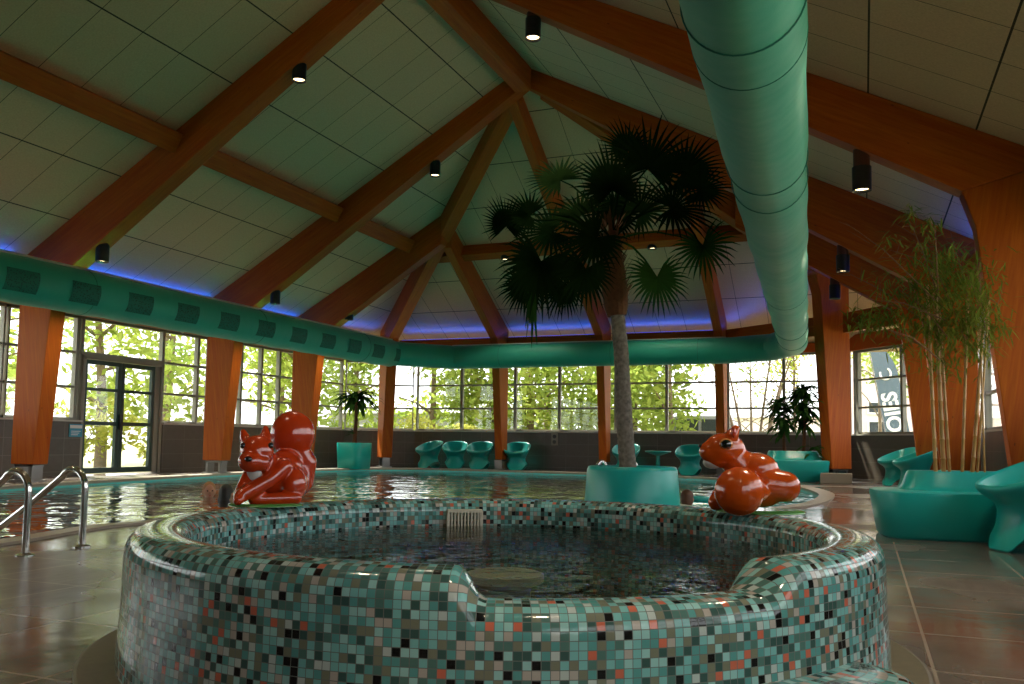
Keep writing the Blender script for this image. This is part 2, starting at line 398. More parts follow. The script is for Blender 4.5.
# floor with the pool cut out
POOL = [(-.75, 11.5), (-1.15, 10.2), (-1.6, 9.3), (-1.72, 9.9), (-1.95, 10.45), (-2.5, 10.72), (-3.05, 10.5), (-3.35, 9.9), (-3.5, 9.0), (-4.1, 8.3), (-4.9, 7.3),
        (-5.45, 6.4), (-5.75, 5.5), (-5.66, 4.9), (-5.45, 4.2), (-5.35, 3.4), (-5.6, 2.2), (-6.4, 1.2), (-7.6, 1.0), (-9, 1.8), (-10.1, 4), (-10.9, 8), (-11.6, 12), (-12, 15.5),
        (-11.9, 18.3), (-11.2, 19.7), (-9.5, 20.2), (-7.5, 20.15), (-5.5, 19.9), (-4, 19.6), (-2.6, 18.7), (-1.3, 16.8), (-.72, 14.6), (-.62, 13)]
def smooth_loop(P, k=4):
    out = []; n = len(P)
    for i in range(n):
        p0, p1, p2, p3 = [Vector(P[(i+j-1) % n]) for j in range(4)]
        for s_ in range(k):
            t = s_/k; out.append(.5*((2*p1)+(p2-p0)*t+(2*p0-5*p1+4*p2-p3)*t*t+(3*p1-p0-3*p2+p3)*t**3))
    return out
PL = smooth_loop(POOL)
def offset_loop(P, d):
    n = len(P); out = []
    for i in range(n):
        t = (P[(i+1) % n]-P[i-1]).normalized(); out.append(P[i]+Vector((t.y, -t.x))*d)
    return out
area2 = sum(PL[i].x*PL[(i+1) % len(PL)].y-PL[(i+1) % len(PL)].x*PL[i].y for i in range(len(PL)))
sgn = 1 if area2 > 0 else -1
PO = offset_loop(PL, .22*sgn)     # outside edge of the coping
outer = [(-13.6, VF-.3), (2.7, VF-.3), (2.7, 22), (-13.6, 22)]
loops = [[Vector((x, y, 0)) for x, y in outer], [Vector((p.x, p.y, 0)) for p in reversed(PL)] if sgn > 0 else [Vector((p.x, p.y, 0)) for p in PL]]
tri = tessellate_polygon(loops); flat = loops[0]+loops[1]
mb = MB(); mb.add(flat, [t for t in tri]); fo = struct(mb, 'floor', M['floor'])
mb = MB(); n = len(PL)
vs = [(p.x, p.y, z) for P_, z in ((PL, -.06), (PL, .012), (PO, .02), (PO, -.02)) for p in P_]
mb.add(vs, [(k*n+i, k*n+(i+1) % n, (k+1)*n+(i+1) % n, (k+1)*n+i) for k in range(3) for i in range(n)]); struct(mb, 'trim_1', M['coping'])
mb = MB(); vs = [(p.x, p.y, z) for z in (-1.3, -.03) for p in PL]
mb.add(vs, [(i, (i+1) % n, n+(i+1) % n, n+i) for i in range(n)])
tp = tessellate_polygon([[Vector((p.x, p.y, 0)) for p in PL]]); mb.add([(p.x, p.y, -1.3) for p in PL], [t for t in tp]); struct(mb, 'pool_basin', M['pooltile'])
mb = MB(); mb.add([(p.x, p.y, -.055) for p in PL], [t for t in tp])
tag(mb.build('pool_water', M['pool_water']), 'rippled turquoise water filling the swimming pool', 'water', kind='stuff')

# ceilings
def slab(name, pts, mat):
    b = MB(); k = len(pts); b.add(list(pts)+[(x, y, z+.2) for x, y, z in pts], [tuple(range(k)), tuple(2*k-1-i for i in range(k))]+[(i, (i+1) % k, k+(i+1) % k, k+i) for i in range(k)])
    return struct(b, name, mat)
UE = -13.45; vE = VH+(RIDGE-UE); ue = RIDGE+(vE-VH)*KB/KR
slab('ceiling_left', [(RIDGE, VF-.2, ZR), (RIDGE, VH, ZR), (UE, vE, zl(UE)), (UE, VF-.2, zl(UE))], M['ceil_L'])
slab('ceiling_right', [(RIDGE, VF-.2, ZR), (ue, VF-.2, zr(ue)), (ue, vE, zr(ue)), (RIDGE, VH, ZR)], M['ceil_R'])
slab('ceiling_back', [(RIDGE, VH, ZR), (ue, vE, zb(vE)), (UE, vE, zb(vE))], M['ceil_B'])

# walls with window bands
wcount = [0]; tcount = [1]
def wall_band(name, A, B, cuts, top, door=None, glass_on=True):
    """A->B runs left to right seen from inside; cuts: distances of the mullions; each bay between entries of 'bays' is one window"""
    A = Vector(A); B = Vector(B); d = (B-A); L = d.length; d.normalize(); nn = Vector((d.y, -d.x))  # towards the room
    def P(s_, o, z): q = A+d*s_+nn*o; return (q.x, q.y, z)
    def bx(mb_, s0, s1, o0, o1, z0, z1):
        mb_.add([P(s0, o0, z0), P(s1, o0, z0), P(s1, o1, z0), P(s0, o1, z0), P(s0, o0, z1), P(s1, o0, z1), P(s1, o1, z1), P(s0, o1, z1)],
                [(0, 1, 2, 3), (7, 6, 5, 4), (4, 5, 1, 0), (5, 6, 2, 1), (6, 7, 3, 2), (7, 4, 0, 3)])
    gaps = [(0, L)] if not door else [(0, door[0]), (door[1], L)]
    b = MB()
    for s0, s1 in gaps: bx(b, s0, s1, -.25, 0, -.05, HS)
    bx(b, 0, L, -.25, 0, HT, top)
    struct(b, name, M['walltile'])
    b = MB()
    for s0, s1 in gaps: bx(b, s0, s1, -.10, .035, HS, HS+.03)
    tcount[0] += 1; struct(b, 'trim_%d' % tcount[0], M['sill'])
    b = MB(); bx(b, 0, L, .002, .05, HT, top); tcount[0] += 1; struct(b, 'trim_%d' % tcount[0], M['wood'])
    bays = cuts
    for bay in bays:
        s0, s1 = bay[0], bay[-1]; b = MB(); g = MB()
        isd = door and abs(s0-door[0]) < .01
        zb_ = 2.24 if isd else HS+.03
        fw = .035
        for s_ in bay: bx(b, max(s_-fw, s0), min(s_+fw, s1), -.16, -.06, zb_, HT)
        for z in ((HT-.05, HT), (zb_, zb_+.05)): bx(b, s0, s1, -.155, -.065, z[0], z[1])
        if not isd:
            for z in (HL_, HU): bx(b, s0, s1, -.15, -.07, z-.022, z+.022)
        bx(g, s0+.01, s1-.01, -.115, -.105, zb_+.02, HT-.02)
        wcount[0] += 1; o = struct(b, 'window_%d' % wcount[0], M['frame']); struct(g, 'pane', M['glass'], o)
    return P, bx
def V_(x, v): return v-(VF)   # helper: distance along the left wall from its near end
Lw = [[0, 1.4, 2.8], [2.8, 4.2, 5.6], [5.6, 7.0, 8.4], [8.4, 9.8, 11.2, 12.95]]
lw = [[V_(0, a) for a in q] for q in ([-3, -1.2, .6], [.6, 2.2, 3.9, 5.6], [5.6, 7.2, 8.8, 10.4], [10.45, 11.88, 11.98], [14.0, 15.03, 15.4], [15.4, 16.47, 17.2], [17.2, 17.9, 19.3, 20.75])]
dA, dB = V_(0, 11.98), V_(0, 14.0)
lw.insert(4, [dA, dB])
Pl, bxl = wall_band('wall_left', (UL, VF), (UL, 20.75), lw, 3.02, door=(dA, dB))
wall_band('wall_back_left', (UL, 20.75), (-11.62, VB), [[0, 1.0, 1.9]], 3.1)
CB = [(-11.62, -10.23, -8.65), (-8.65, -7.40, -5.88), (-5.88, -4.565, -3.06), (-3.06, -1.75, -.25)]
wall_band('wall_back', (-11.62, VB), (-.25, VB), [[x+11.62 for x in q] for q in CB], 3.15)
wall_band('wall_back_right', (-.25, VB), (1.7, 19.4), [[0, .12, 1.5, 2.99]], 3.3)
d_r = math.hypot(1.7-UR0, 19.4-VF)
wall_band('wall_right', (1.7, 19.4), (UR0, VF), [[.05+k*d_r/7, .05+(k+.5)*d_r/7, min((k+1)*d_r/7, d_r)] for k in range(7)], 3.35)
b = MB(); b.box(UL-.2, UR0+.2, VF-.3, VF, -.05, 3.0); struct(b, 'wall_front', M['walltile'])
b = MB(); b.add([(UL, VF-.2, 2.95), (UR0, VF-.2, 2.95), (UR0, VF-.2, zr(UR0)), (RIDGE, VF-.2, ZR), (UL, VF-.2, zl(UL))], [(0, 1, 2, 3, 4)]); struct(b, 'wall_gable', M['ceil_R'])
# the double door in the left wall
dr = thing('door_1', None, None); dr['kind'] = 'structure'
b = MB(); bxl(b, dA, dB, -.20, -.02, 2.16, 2.24)
for s0, s1 in ((dA, dA+.07), (dB-.07, dB)): bxl(b, s0, s1, -.20, -.02, 0, 2.2)
b.build('door_frame', M['frame'], dr)
mid = (dA+dB)/2-.05
for s0, s1 in ((dA+.08, mid-.012), (mid+.012, dB-.2)):
    b = MB(); g = MB()
    for a, c in ((s0, s0+.075), (s1-.075, s1)): bxl(b, a, c, -.14, -.07, .03, 2.15)
    for z0, z1 in ((.03, .13), (.93, 1.0), (1.575, 1.63), (2.07, 2.15)): bxl(b, s0+.075, s1-.075, -.14, -.07, z0, z1)
    leaf = b.build('door_leaf', M['doorframe'], dr); bxl(g, s0+.075, s1-.075, -.11, -.10, .1, 2.1); g.build('pane', M['glass'], leaf)
b = MB(); bxl(b, dB-.19, dB-.07, -.16, -.06, .02, 2.16); b.build('side_post', M['frame'], dr)
b = MB(); bxl(b, mid-.03, mid-.005, -.07, -.01, .85, 1.15); bxl(b, mid+.005, mid+.03, -.07, -.01, .85, 1.15); b.build('handle', M['black'], dr)

# ------------------------------------------------------------------ glulam frames
def half(fr, org, d, So, Si, Sk, zk, k, s0, zin, foot=True, t=.28, ztop=ZR, side=''):
    zc = lambda s_: ztop-k*s_-.004
    zin0 = zin+(zk-zin)*(s0/Sk)
    MB().prism(org, d, [(s0, zin0), (Sk, zk), (So, zc(So)), (s0, zc(s0))], t).build('rafter', M['wood'], fr, bevel=.012)
    MB().prism(org, d, [(Sk, zk), (Sk+.12, zk-.38), (Si, .27), (So, .27), (So, zc(So))], t-.004).build('column', M['wood'], fr, bevel=.012)
    dd = Vector((d[0], d[1], 0)).normalized(); c = Vector((org[0], org[1], 0))+dd*((Si+So)/2)
    b = MB(); nn = Vector((-dd.y, dd.x, 0)); 
    for q in (-.16, .16): b.beam(c+dd*q+Vector((0, 0, .005)), c+dd*q+Vector((0, 0, .26)), .05, .2, nn)
    b.beam(c-dd*.2+Vector((0, 0, .245)), c+dd*.2+Vector((0, 0, .245)), .2, .03); b.beam(c-dd*.24+Vector((0, 0, .015)), c+dd*.24+Vector((0, 0, .015)), .3, .03)
    b.build('column_shoe', M['steel'], fr)
def frame_thing(label): return thing('timber_frame', label, 'timber frame')
fr = frame_thing('big red brown timber portal frame nearest the camera, spanning over the whirlpool')
half(fr, (RIDGE, 10), (-1, 0), 6.87, 6.39, 6.05, 3.16, KL, 0, 7.1); half(fr, (RIDGE, 10), (1, 0), 7.42, 6.93, 6.52, 3.35, KR, 0, 7.13)
fr = frame_thing('second red brown timber portal frame, meeting at the end of the ridge')
half(fr, (RIDGE, 14.3), (-1, 0), 6.87, 6.39, 6.05, 3.16, KL, 0, 7.08); half(fr, (RIDGE, 14.3), (1, 0), 7.1, 6.6, 6.25, 3.2, KR, 0, 7.1)
fr = frame_thing('timber half frame on the left wall just before the far left corner')
half(fr, (RIDGE, 17.2), (-1, 0), 6.87, 6.39, 6.05, 3.16, KL, 3.05, 7.0)
fr = frame_thing('timber half frame on the right wall behind the bamboo')
half(fr, (RIDGE, 17.2), (1, 0), 6.95, 6.45, 6.08, 3.2, KR, 3.3, 7.0)
dL = Vector((-1, 1)).normalized()
fr = frame_thing('timber hip frame running down to the far left corner column')
half(fr, (RIDGE-.12, VH+.12), dL, 9.1, 8.6, 8.2, 3.4, KL/math.sqrt(2), .2, 7.05, ztop=ZR-.05)
vR = Vector((4.98, 4.75)); kR = KR*5.08/vR.length
fr = frame_thing('timber hip frame running down to the bright orange column at far right')
half(fr, (RIDGE+.12, VH+.12), vR.normalized(), 7.05, 6.55, 6.2, 4.2, kR, .2, 7.05, ztop=ZR-.05)
for u_, v0, lab in ((-8.62, VH+3.2, 'timber half frame on the back wall, left of the middle one'), (-5.88, VH+.2, 'timber half frame on the back wall in the middle, behind the palm'),
                    (-3.06, VH+2.35, 'thin timber half frame on the back wall, right of the palm')):
    fr = frame_thing(lab); half(fr, (u_, VH), (0, 1), 6.73, 6.40, 5.95, 3.32, KB, v0-VH, 7.05, t=.2)
# ridge, purlins, tie beams
rb = MB().beam((RIDGE, VF, ZR-.26), (RIDGE, 9.85, ZR-.26), .3, .45).build('ridge_beam', M['wood'], bevel=.01); tag(rb, 'timber ridge beam above the near end of the hall', 'beam', 'ridge beams')
rb = MB().beam((RIDGE, 10.15, ZR-.26), (RIDGE, 14.15, ZR-.26), .3, .45).build('ridge_beam', M['wood'], bevel=.01); tag(rb, 'timber ridge beam between the two big portal frames', 'beam', 'ridge beams')
up = -9.4
for v0, v1, lab in ((VF, 9.85, 'left roof purlin before the nearest portal frame'), (10.15, 14.15, 'left roof purlin between the two portal frames'), (14.45, 17.05, 'left roof purlin beyond the second portal frame'),
                    (17.35, 17.9, 'short stub of left roof purlin meeting the hip beam')):
    o = MB().beam((up, v0, zl(up)-.17), (up, v1, zl(up)-.17), .22, .30, (KL, 0, 1)).build('purlin', M['wood'], bevel=.01); tag(o, lab, 'beam', 'roof purlins')
vp = 18.1
for u0, u1, lab in ((-9.25, -8.83, 'short stub of back roof purlin at the left hip beam'), (-8.53, -6.03, 'back roof purlin left of the middle back rafter'), (-5.73, -3.18, 'back roof purlin right of the middle back rafter, behind the palm'), (-2.94, -1.6, 'back roof purlin at the right hip beam')):
    o = MB().beam((u0, vp, zb(vp)-.17), (u1, vp, zb(vp)-.17), .22, .30, (0, KB, 1)).build('purlin', M['wood'], bevel=.01); tag(o, lab, 'beam', 'roof purlins')
TIE = [((-12.3, VF), (-12.3, 9.84), 'tie beam over the windows at the near left'), ((-12.3, 10.16), (-12.3, 14.14), 'tie beam over the glass door'), ((-12.3, 14.46), (-12.3, 17.04), 'tie beam over the second left window bay'),
       ((-12.3, 17.36), (-12.0, 20.3), 'tie beam over the last left window bay'), ((-11.6, 20.75), (-8.84, 20.85), 'tie beam above the row of four teal chairs'), ((-8.52, 20.85), (-6.04, 20.85), 'tie beam over the back window left of the palm'),
       ((-5.72, 20.85), (-3.2, 20.85), 'tie beam over the back window right of the palm'), ((-2.94, 20.85), (-.75, 19.2), 'tie beam at the back beside the orange corner column'),
       ((-.3, 18.85), (1.1, 17.3), 'tie beam right of the orange corner column'), ((1.25, 17.0), (1.4, 14.5), 'tie beam behind the bamboo'), ((1.5, 14.1), (1.7, 10.2), 'tie beam behind the nearest right column')]
for i, (a, b_, lab) in enumerate(TIE):
    a = Vector(a); b_ = Vector(b_); zt = 3.22
    o = MB().beam((a.x, a.y, zt), (b_.x, b_.y, zt), .16, .40).build('tie_beam', M['wood'], bevel=.01); tag(o, lab, 'beam', 'eaves tie beams')
    # blue led strip lying on the beam, lighting the eaves
    mid_ = (a+b_)/2; dd = (b_-a); Ln = dd.length
    L = bpy.data.lights.new('led_light', 'AREA'); L.shape = 'RECTANGLE'; L.size = Ln*.96; L.size_y = .05; L.energy = .95*Ln; L.color = (0, .07, 1)
    lo = bpy.data.objects.new('led_light', L); COL.objects.link(lo); lo.location = (mid_.x, mid_.y, zt+.24)
    ang = math.atan2(dd.y, dd.x); toroom = Vector((-5.5, 10))-mid_; nrm = Vector((-dd.y, dd.x)).normalized(); 
    if nrm.dot(toroom) < 0: nrm = -nrm
    zax = -Vector((nrm.x*.45, nrm.y*.45, 1)).normalized(); xax = Vector((dd.x, dd.y, 0)).normalized(); yax = zax.cross(xax)
    lo.matrix_world = Matrix(((xax.x, yax.x, zax.x, mid_.x), (xax.y, yax.y, zax.y, mid_.y), (xax.z, yax.z, zax.z, zt+.29), (0, 0, 0, 1)))
    no = -nrm*.06; st = MB().beam((a.x+no.x, a.y+no.y, zt+.21), (b_.x+no.x, b_.y+no.y, zt+.21), .03, .016).build('led_strip', M['led'], o)

# ------------------------------------------------------------------ air duct
du = thing('air_duct', 'fat teal fabric air duct hung round the hall below the roof', 'air duct')
def densify(pts, step=.5):
    out = []
    for a, c in zip(pts, pts[1:]):
        a = Vector(a); c = Vector(c); k = max(1, int((c-a).length/step))
        out += [a.lerp(c, i/k) for i in range(k)]
    return out+[Vector(pts[-1])]
ZD = 2.82
left = [(-10.6, VF+.1, ZD), (-10.6, 18.4, ZD)]; back = [(-10.6, 18.4, ZD), (-9.55, 19.75, ZD), (-2.7, 19.75, ZD), (-1.8, 19.5, ZD+.02), (-1.36, 18.85, ZD+.05), (-1.32, 18.5, ZD+.06)]
right = [(-1.33, 18.9, ZD+.06), (-.13, -2.6, ZD+.06)]
b = MB(); pts = densify(left, .25); b.tube(pts, [.325+.006*math.sin(i*1.7)+.004*random.random() for i in range(len(pts))], 36); b.build('duct_run', M['duct'], du, smooth=True)
b = MB(); pts = densify(back, .25); b.tube(pts, [.29+.004*random.random() for i in range(len(pts))], 36); b.build('duct_run', M['duct'], du, smooth=True)
b = MB(); pts = densify(right, .22); b.tube(pts, [.29+.006*math.sin(i*.9)+.006*random.random() for i in range(len(pts))], 44); b.build('duct_run', M['duct'], du, smooth=True)
def ringpts(c, d, r, n=40):
    d = Vector(d).normalized(); a = d.cross(Vector((0, 0, 1))).normalized(); e = a.cross(d); c = Vector(c)
    return [c+(a*math.cos(2*PI*k/n)+e*math.sin(2*PI*k/n))*r for k in range(n)]
rd = Vector(right[1])-Vector(right[0])
for t in (.05, .13, .30, .45, .545, .57, .665, .685, .76):
    MB().tube(ringpts(Vector(right[0])+rd*t, rd, .297), .0045, 6, closed=True).build('seam_ring', M['duct_seam'], du, smooth=True)
for v in (9.4, 13.3, 17.0): MB().tube(ringpts((-10.6, v, ZD), (0, 1, 0), .332), .006, 6, closed=True).build('seam_ring', M['duct_seam'], du, smooth=True)
for u_ in (-8.2, -5.4, -3.4): MB().tube(ringpts((u_, 19.75, ZD), (1, 0, 0), .294), .006, 6, closed=True).build('seam_ring', M['duct_seam'], du, smooth=True)
for k in range(13):
    v0 = 5.9+k*1.02; b = MB(); vs = []; ns, na = 4, 6
    for i in range(ns+1):
        for j in range(na+1):
            an = R(-38+52*j/na); vs.append((-10.6+.339*math.cos(an), v0+.5*i/ns, ZD+.339*math.sin(an)))
    b.add(vs, [(i*(na+1)+j, i*(na+1)+j+1, (i+1)*(na+1)+j+1, (i+1)*(na+1)+j) for i in range(ns) for j in range(na)]); b.build('air_outlet', M['outlet'], du, smooth=True)
b = MB(); b.tube([(-10.47, VF+.2, ZD+.318), (-10.47, 18.3, ZD+.318)], .016, 6); b.build('suspension_rail', M['sill'], du)
b = MB(); b.tube([(-9.5, 19.6, ZD+.285), (-2.8, 19.6, ZD+.285)], .012, 6); b.build('suspension_rail', M['sill'], du)

# ------------------------------------------------------------------ ceiling spotlights
def spot(px, py, v, lab, ztop, en=120, pos=None):
    p = pos or at(px, py, v=v); t = thing('ceiling_spotlight', lab, 'lamp', (p.x, p.y, p.z), 0, 'black cylinder spotlights under the beams')
    b = MB(); b.lathe([(.075, .05), (.075, .03), (.098, .0), (.1, .26), (.06, .262)], 24); b.build('housing', M['black'], t, smooth=True)
    b = MB(); b.lathe([(.085, .262), (.085, max(.29, ztop-p.z))], 16); b.build('mounting_block', M['mount'], t)
    b = MB(); b.lathe([(.0005, .028), (.078, .028), (.078, .034), (.0005, .034)], 24, cap=False); b.build('lamp_face', M['lamp'], t)
    L = bpy.data.lights.new('spot_light', 'SPOT'); L.energy = en; L.color = (1, .80, .56); L.spot_size = R(100); L.spot_blend = .7; L.shadow_soft_size = .07
    lo = bpy.data.objects.new('spot_light', L); COL.objects.link(lo); lo.parent = t; lo.location = (0, 0, .02)
lowL = lambda u_, zin: zin+(3.16-zin)*((RIDGE-u_)/6.05)
lowR = lambda u_, zin, Sk, zk: zin+(zk-zin)*((u_-RIDGE)/Sk)
def sp_l(px, py, v, lab): spot(px, py, v, lab, lowL(at(px, py, v=v).x, 7.08)+.04)
sp_l(299, 81, 10, 'black cylinder spotlight at upper left, halfway up the nearest beam')
sp_l(102, 262, 10, 'black cylinder spotlight at the foot of the nearest left beam, just above the duct')
sp_l(435, 176, 14.3, 'black cylinder spotlight halfway up the second left beam')
sp_l(275, 304, 14.3, 'black cylinder spotlight at the foot of the second left beam, above the duct')
sp_l(349, 320, 17.2, 'black cylinder spotlight on the left half frame next to the far corner')
for px, py, v, Sk, zk, lab in ((533, 39, 10, 6.52, 3.35, 'black cylinder spotlight near the ridge, left of the big overhead duct'), (862, 191, 10, 6.52, 3.35, 'largest black cylinder spotlight, right of the overhead duct'),
                               (843, 272, 14.3, 6.25, 3.2, 'black cylinder spotlight on the second right beam, among bamboo twigs'), (835, 299, 17.2, 6.08, 3.2, 'small black spotlight just above the orange corner column')):
    spot(px, py, v, lab, lowR(at(px, py, v=v).x, 7.1, Sk, zk)+.04)
for px, py, lab in ((505, 260, 'small spotlight under the back purlin, left of the palm crown'), (652, 249, 'small spotlight under the back purlin, behind the palm crown')): spot(px, py, 18.1, lab, zb(18.1)-.30)

# ------------------------------------------------------------------ whirlpool tub
TC = (-1.245, 3.056); TR, TI, TH = 1.305, 1.115, .425; TW = .305
tub = thing('whirlpool_tub', 'round whirlpool covered in teal, black and salmon mosaic, in the foreground', 'whirlpool', (TC[0], TC[1], 0))
NS = 360
def sstep(a, b_, x): t = max(0, min(1, (x-a)/(b_-a))); return t*t*(3-2*t)
def rimh(deg):
    d = (deg+180) % 360-180
    k = sstep(-73.2, -70.2, d)*(1-sstep(-37.5, -32.5, d)); return TH-.078*k, k
vs = []; prof_n = None; uvr = []
for i in range(NS+1):
    a = i/NS*2*PI; H_, k = rimh(math.degrees(a))
    ro, ri = TR, TI; e = .055
    pr = [(ro+.012, 0), (ro+.008, .1), (ro+.002, H_*.5), (ro, H_-e*1.3)]
    for q in range(1, 7): an = q/6*PI/2; pr.append((ro-e+e*math.cos(an), H_-e*1.3+e*1.3*math.sin(an)))
    pr.append(((ro+ri)/2, H_+.006))
    for q in range(0, 7): an = PI/2-q/6*PI/2; pr.append((ri+e-e*math.cos(an), H_-e+e*math.sin(an)))
    pr += [(ri, H_-.1), (ri, TW-.05), (ri-.01, .1), (ri-.02, -.1), (ri-.1, -.14), (ri-.35, -.14), (ri-.37, -.45)]
    prof_n = len(pr); dist = 0; row = []
    pr0 = None
    for j, (r, z) in enumerate(pr):
        if j: dist += math.hypot(r-pr[j-1][0], z-pr[j-1][1])
        row.append(dist/.0212); vs.append((r*math.cos(a), r*math.sin(a), z))
    uvr.append(row)
b = MB(); fs = []; uvs = []; NT = round(2*PI*TR/.0212)
for i in range(NS):
    for j in range(prof_n-1):
        fs.append((i*prof_n+j, (i+1)*prof_n+j, (i+1)*prof_n+j+1, i*prof_n+j+1))
        x0, x1 = i/NS*NT, (i+1)/NS*NT; uvs.append([(x0, uvr[i][j]), (x1, uvr[i+1][j]), (x1, uvr[i+1][j+1]), (x0, uvr[i][j+1])])
b.add(vs, fs, uvs); b.build('tub_wall', M['mosaic'], tub, smooth=True)
b = MB(); b.lathe([(TI-.36, -.455), (.001, -.45)], 64); b.build('tub_floor', M['tubfloor'], tub)
q = at(505, 572, z=.27); b = MB(); b.lathe([(.09, -.45), (.09, .22), (.135, .24), (.135, .265), (.12, .27), (.001, .27)], 32, (q.x-TC[0], q.y-TC[1], 0), cap=False); b.build('pale_plate', M['sign_white'], tub, smooth=True)  # pale round plate on a stem, added just under the water surface
# entry step
b = MB(); vs = []; fs = []; uvs = []; n1 = 60; a0, a1 = R(-62), R(-22)
for i in range(n1+1):
    t = i/n1; a = a0+(a1-a0)*t; wd = .235*min(1, math.sqrt(max(0, 1-abs(2*t-1)**6)))+.02
    pr = [(TR-.02, .15), (TR+wd-.05, .15)]+[(TR+wd-.05+.05*math.sin(q/5*PI/2), .10+.05*math.cos(q/5*PI/2)) for q in range(1, 6)]+[(TR+wd, 0)]
    for r, z in pr: vs.append((r*math.cos(a), r*math.sin(a), z))
pn = len(pr)
for i in range(n1):
    for j in range(pn-1):
        fs.append((i*pn+j, i*pn+j+1, (i+1)*pn+j+1, (i+1)*pn+j)); x0 = i*(a1-a0)/n1*TR/.0212; x1 = (i+1)*(a1-a0)/n1*TR/.0212
        yy = [0, 7.5, 8.2, 8.9, 9.6, 10.3, 11, 15]; uvs.append([(x0, yy[j]), (x0, yy[j+1]), (x1, yy[j+1]), (x1, yy[j])])
b.add(vs, fs, uvs); b.build('entry_step', M['mosaic'], tub, smooth=True)
# skimmer grille on the inner back wall
ga = R(123.0); gx = Vector((math.cos(ga), math.sin(ga), 0)); gt = Vector((-gx.y, gx.x, 0)); gc = gx*(TI-.03)
b = MB(); b.beam(gc-gt*.085+Vector((0, 0, .378)), gc+gt*.085+Vector((0, 0, .378)), .04, .014); b.beam(gc-gt*.085+Vector((0, 0, .235)), gc+gt*.085+Vector((0, 0, .235)), .04, .014)
for k in range(11): q = -.082+k*.0164; b.beam(gc+gt*q+Vector((0, 0, .235)), gc+gt*q+Vector((0, 0, .378)), .008 if 0 < k < 10 else .014, .03, gx)
for k in range(1, 6): b.beam(gc-gt*.085+gx*.008+Vector((0, 0, .235+k*.024)), gc+gt*.085+gx*.008+Vector((0, 0, .235+k*.024)), .008, .006)
b.build('skimmer_grille', M['grille'], tub)
b = MB(); b.lathe([(1.43, .0), (1.43, .012), (1.42, .016), (TR+.005, .016)], 120, cap=False); b.build('drain_ring', M['ring'], tub)
b = MB(); b.lathe([(TI+.005, TW), (.001, TW)], 96, cap=False); tw = b.build('tub_water', M['tub_water'], loc=(TC[0], TC[1], 0)); tag(tw, 'dark rippled water inside the mosaic whirlpool', 'water', kind='stuff')

# ------------------------------------------------------------------ squirrels
def facing(): return YAW   # local x runs to the right of the picture, local y away from the viewer
def rimpoint(px, r):
    d = pixray(px, 505); d = Vector((d.x, d.y)).normalized(); c = Vector(TC); k = d.dot(c); t = k+math.sqrt(k*k-c.length_squared+r*r); p = d*t; return Vector((p.x, p.y, TH+.004))
sq = thing('squirrel_sculpture', 'glossy red squirrel sculpture crouching with big tail raised, on the left of the rim', 'sculpture', rimpoint(268, 1.22), YAW+R(14), 'lacquered squirrels on the whirlpool rim')
sq.scale = (.96,)*3
blob('body', M['lacquer'], sq,
     ells=[((-.056, -.06, .245), (.076, .08, .076)), ((-.078, -.112, .20), (.058, .055, .05)), ((-.035, -.1, .195), (.042, .045, .04)), ((.068, .05, .17), (.085, .075, .085)), ((.11, -.01, .09), (.062, .065, .085)),
           ((.1, .11, .325), (.106, .085, .115)), ((.03, .03, .12), (.09, .08, .09))],
     caps=[((-.03, -.01, .18), (.09, .06, .1), .075, .095), ((.12, -.05, .033), (-.06, -.08, .03), .032, .028), ((.065, -.035, .175), (.0, -.08, .115), .042, .038), ((.0, -.08, .115), (-.108, -.12, .052), .038, .034),
           ((-.075, -.04, .16), (-.125, -.09, .04), .034, .03), ((.10, .11, .27), (.165, .12, .19), .07, .055), ((.165, .12, .19), (.155, .11, .1), .055, .052), ((.155, .11, .1), (.11, .08, .05), .052, .05),
           ((-.108, -.035, .295), (-.120, -.03, .335), .028, .014), ((-.022, -.04, .30), (-.022, -.03, .352), .030, .014), ((-.118, -.12, .045), (-.125, -.15, .03), .03, .024)], voxel=.0055, smooth=14)
b = MB(); b.lathe([(.001, 0), (1, 0), (1, .6), (.9, 1), (.001, 1)], 40, cap=False); o = b.build('base', M['green_lacquer'], sq, smooth=True); o.scale = (.165, .13, .014); o.location = (-.01, -.02, -.003)
for ex, ey, ez, r in ((.004, -.10, .272, .014), (-.114, -.10, .27, .014)):
    bm = MB(); bm.lathe([(r*math.sin(q/8*PI), -r*math.cos(q/8*PI)) for q in range(9)], 14, cap=False); bm.build('eye', M['eyeblack'], sq, smooth=True, loc=(ex, ey, ez))
bm = MB(); bm.lathe([(.017*math.sin(q/8*PI), -.013*math.cos(q/8*PI)) for q in range(9)], 14, cap=False); bm.build('nose', M['eyeblack'], sq, smooth=True, loc=(-.086, -.166, .212))
blob('chest_patch', M['cream'], sq, ells=[((-.062, -.066, .145), (.038, .03, .05))], voxel=.006, smooth=3)

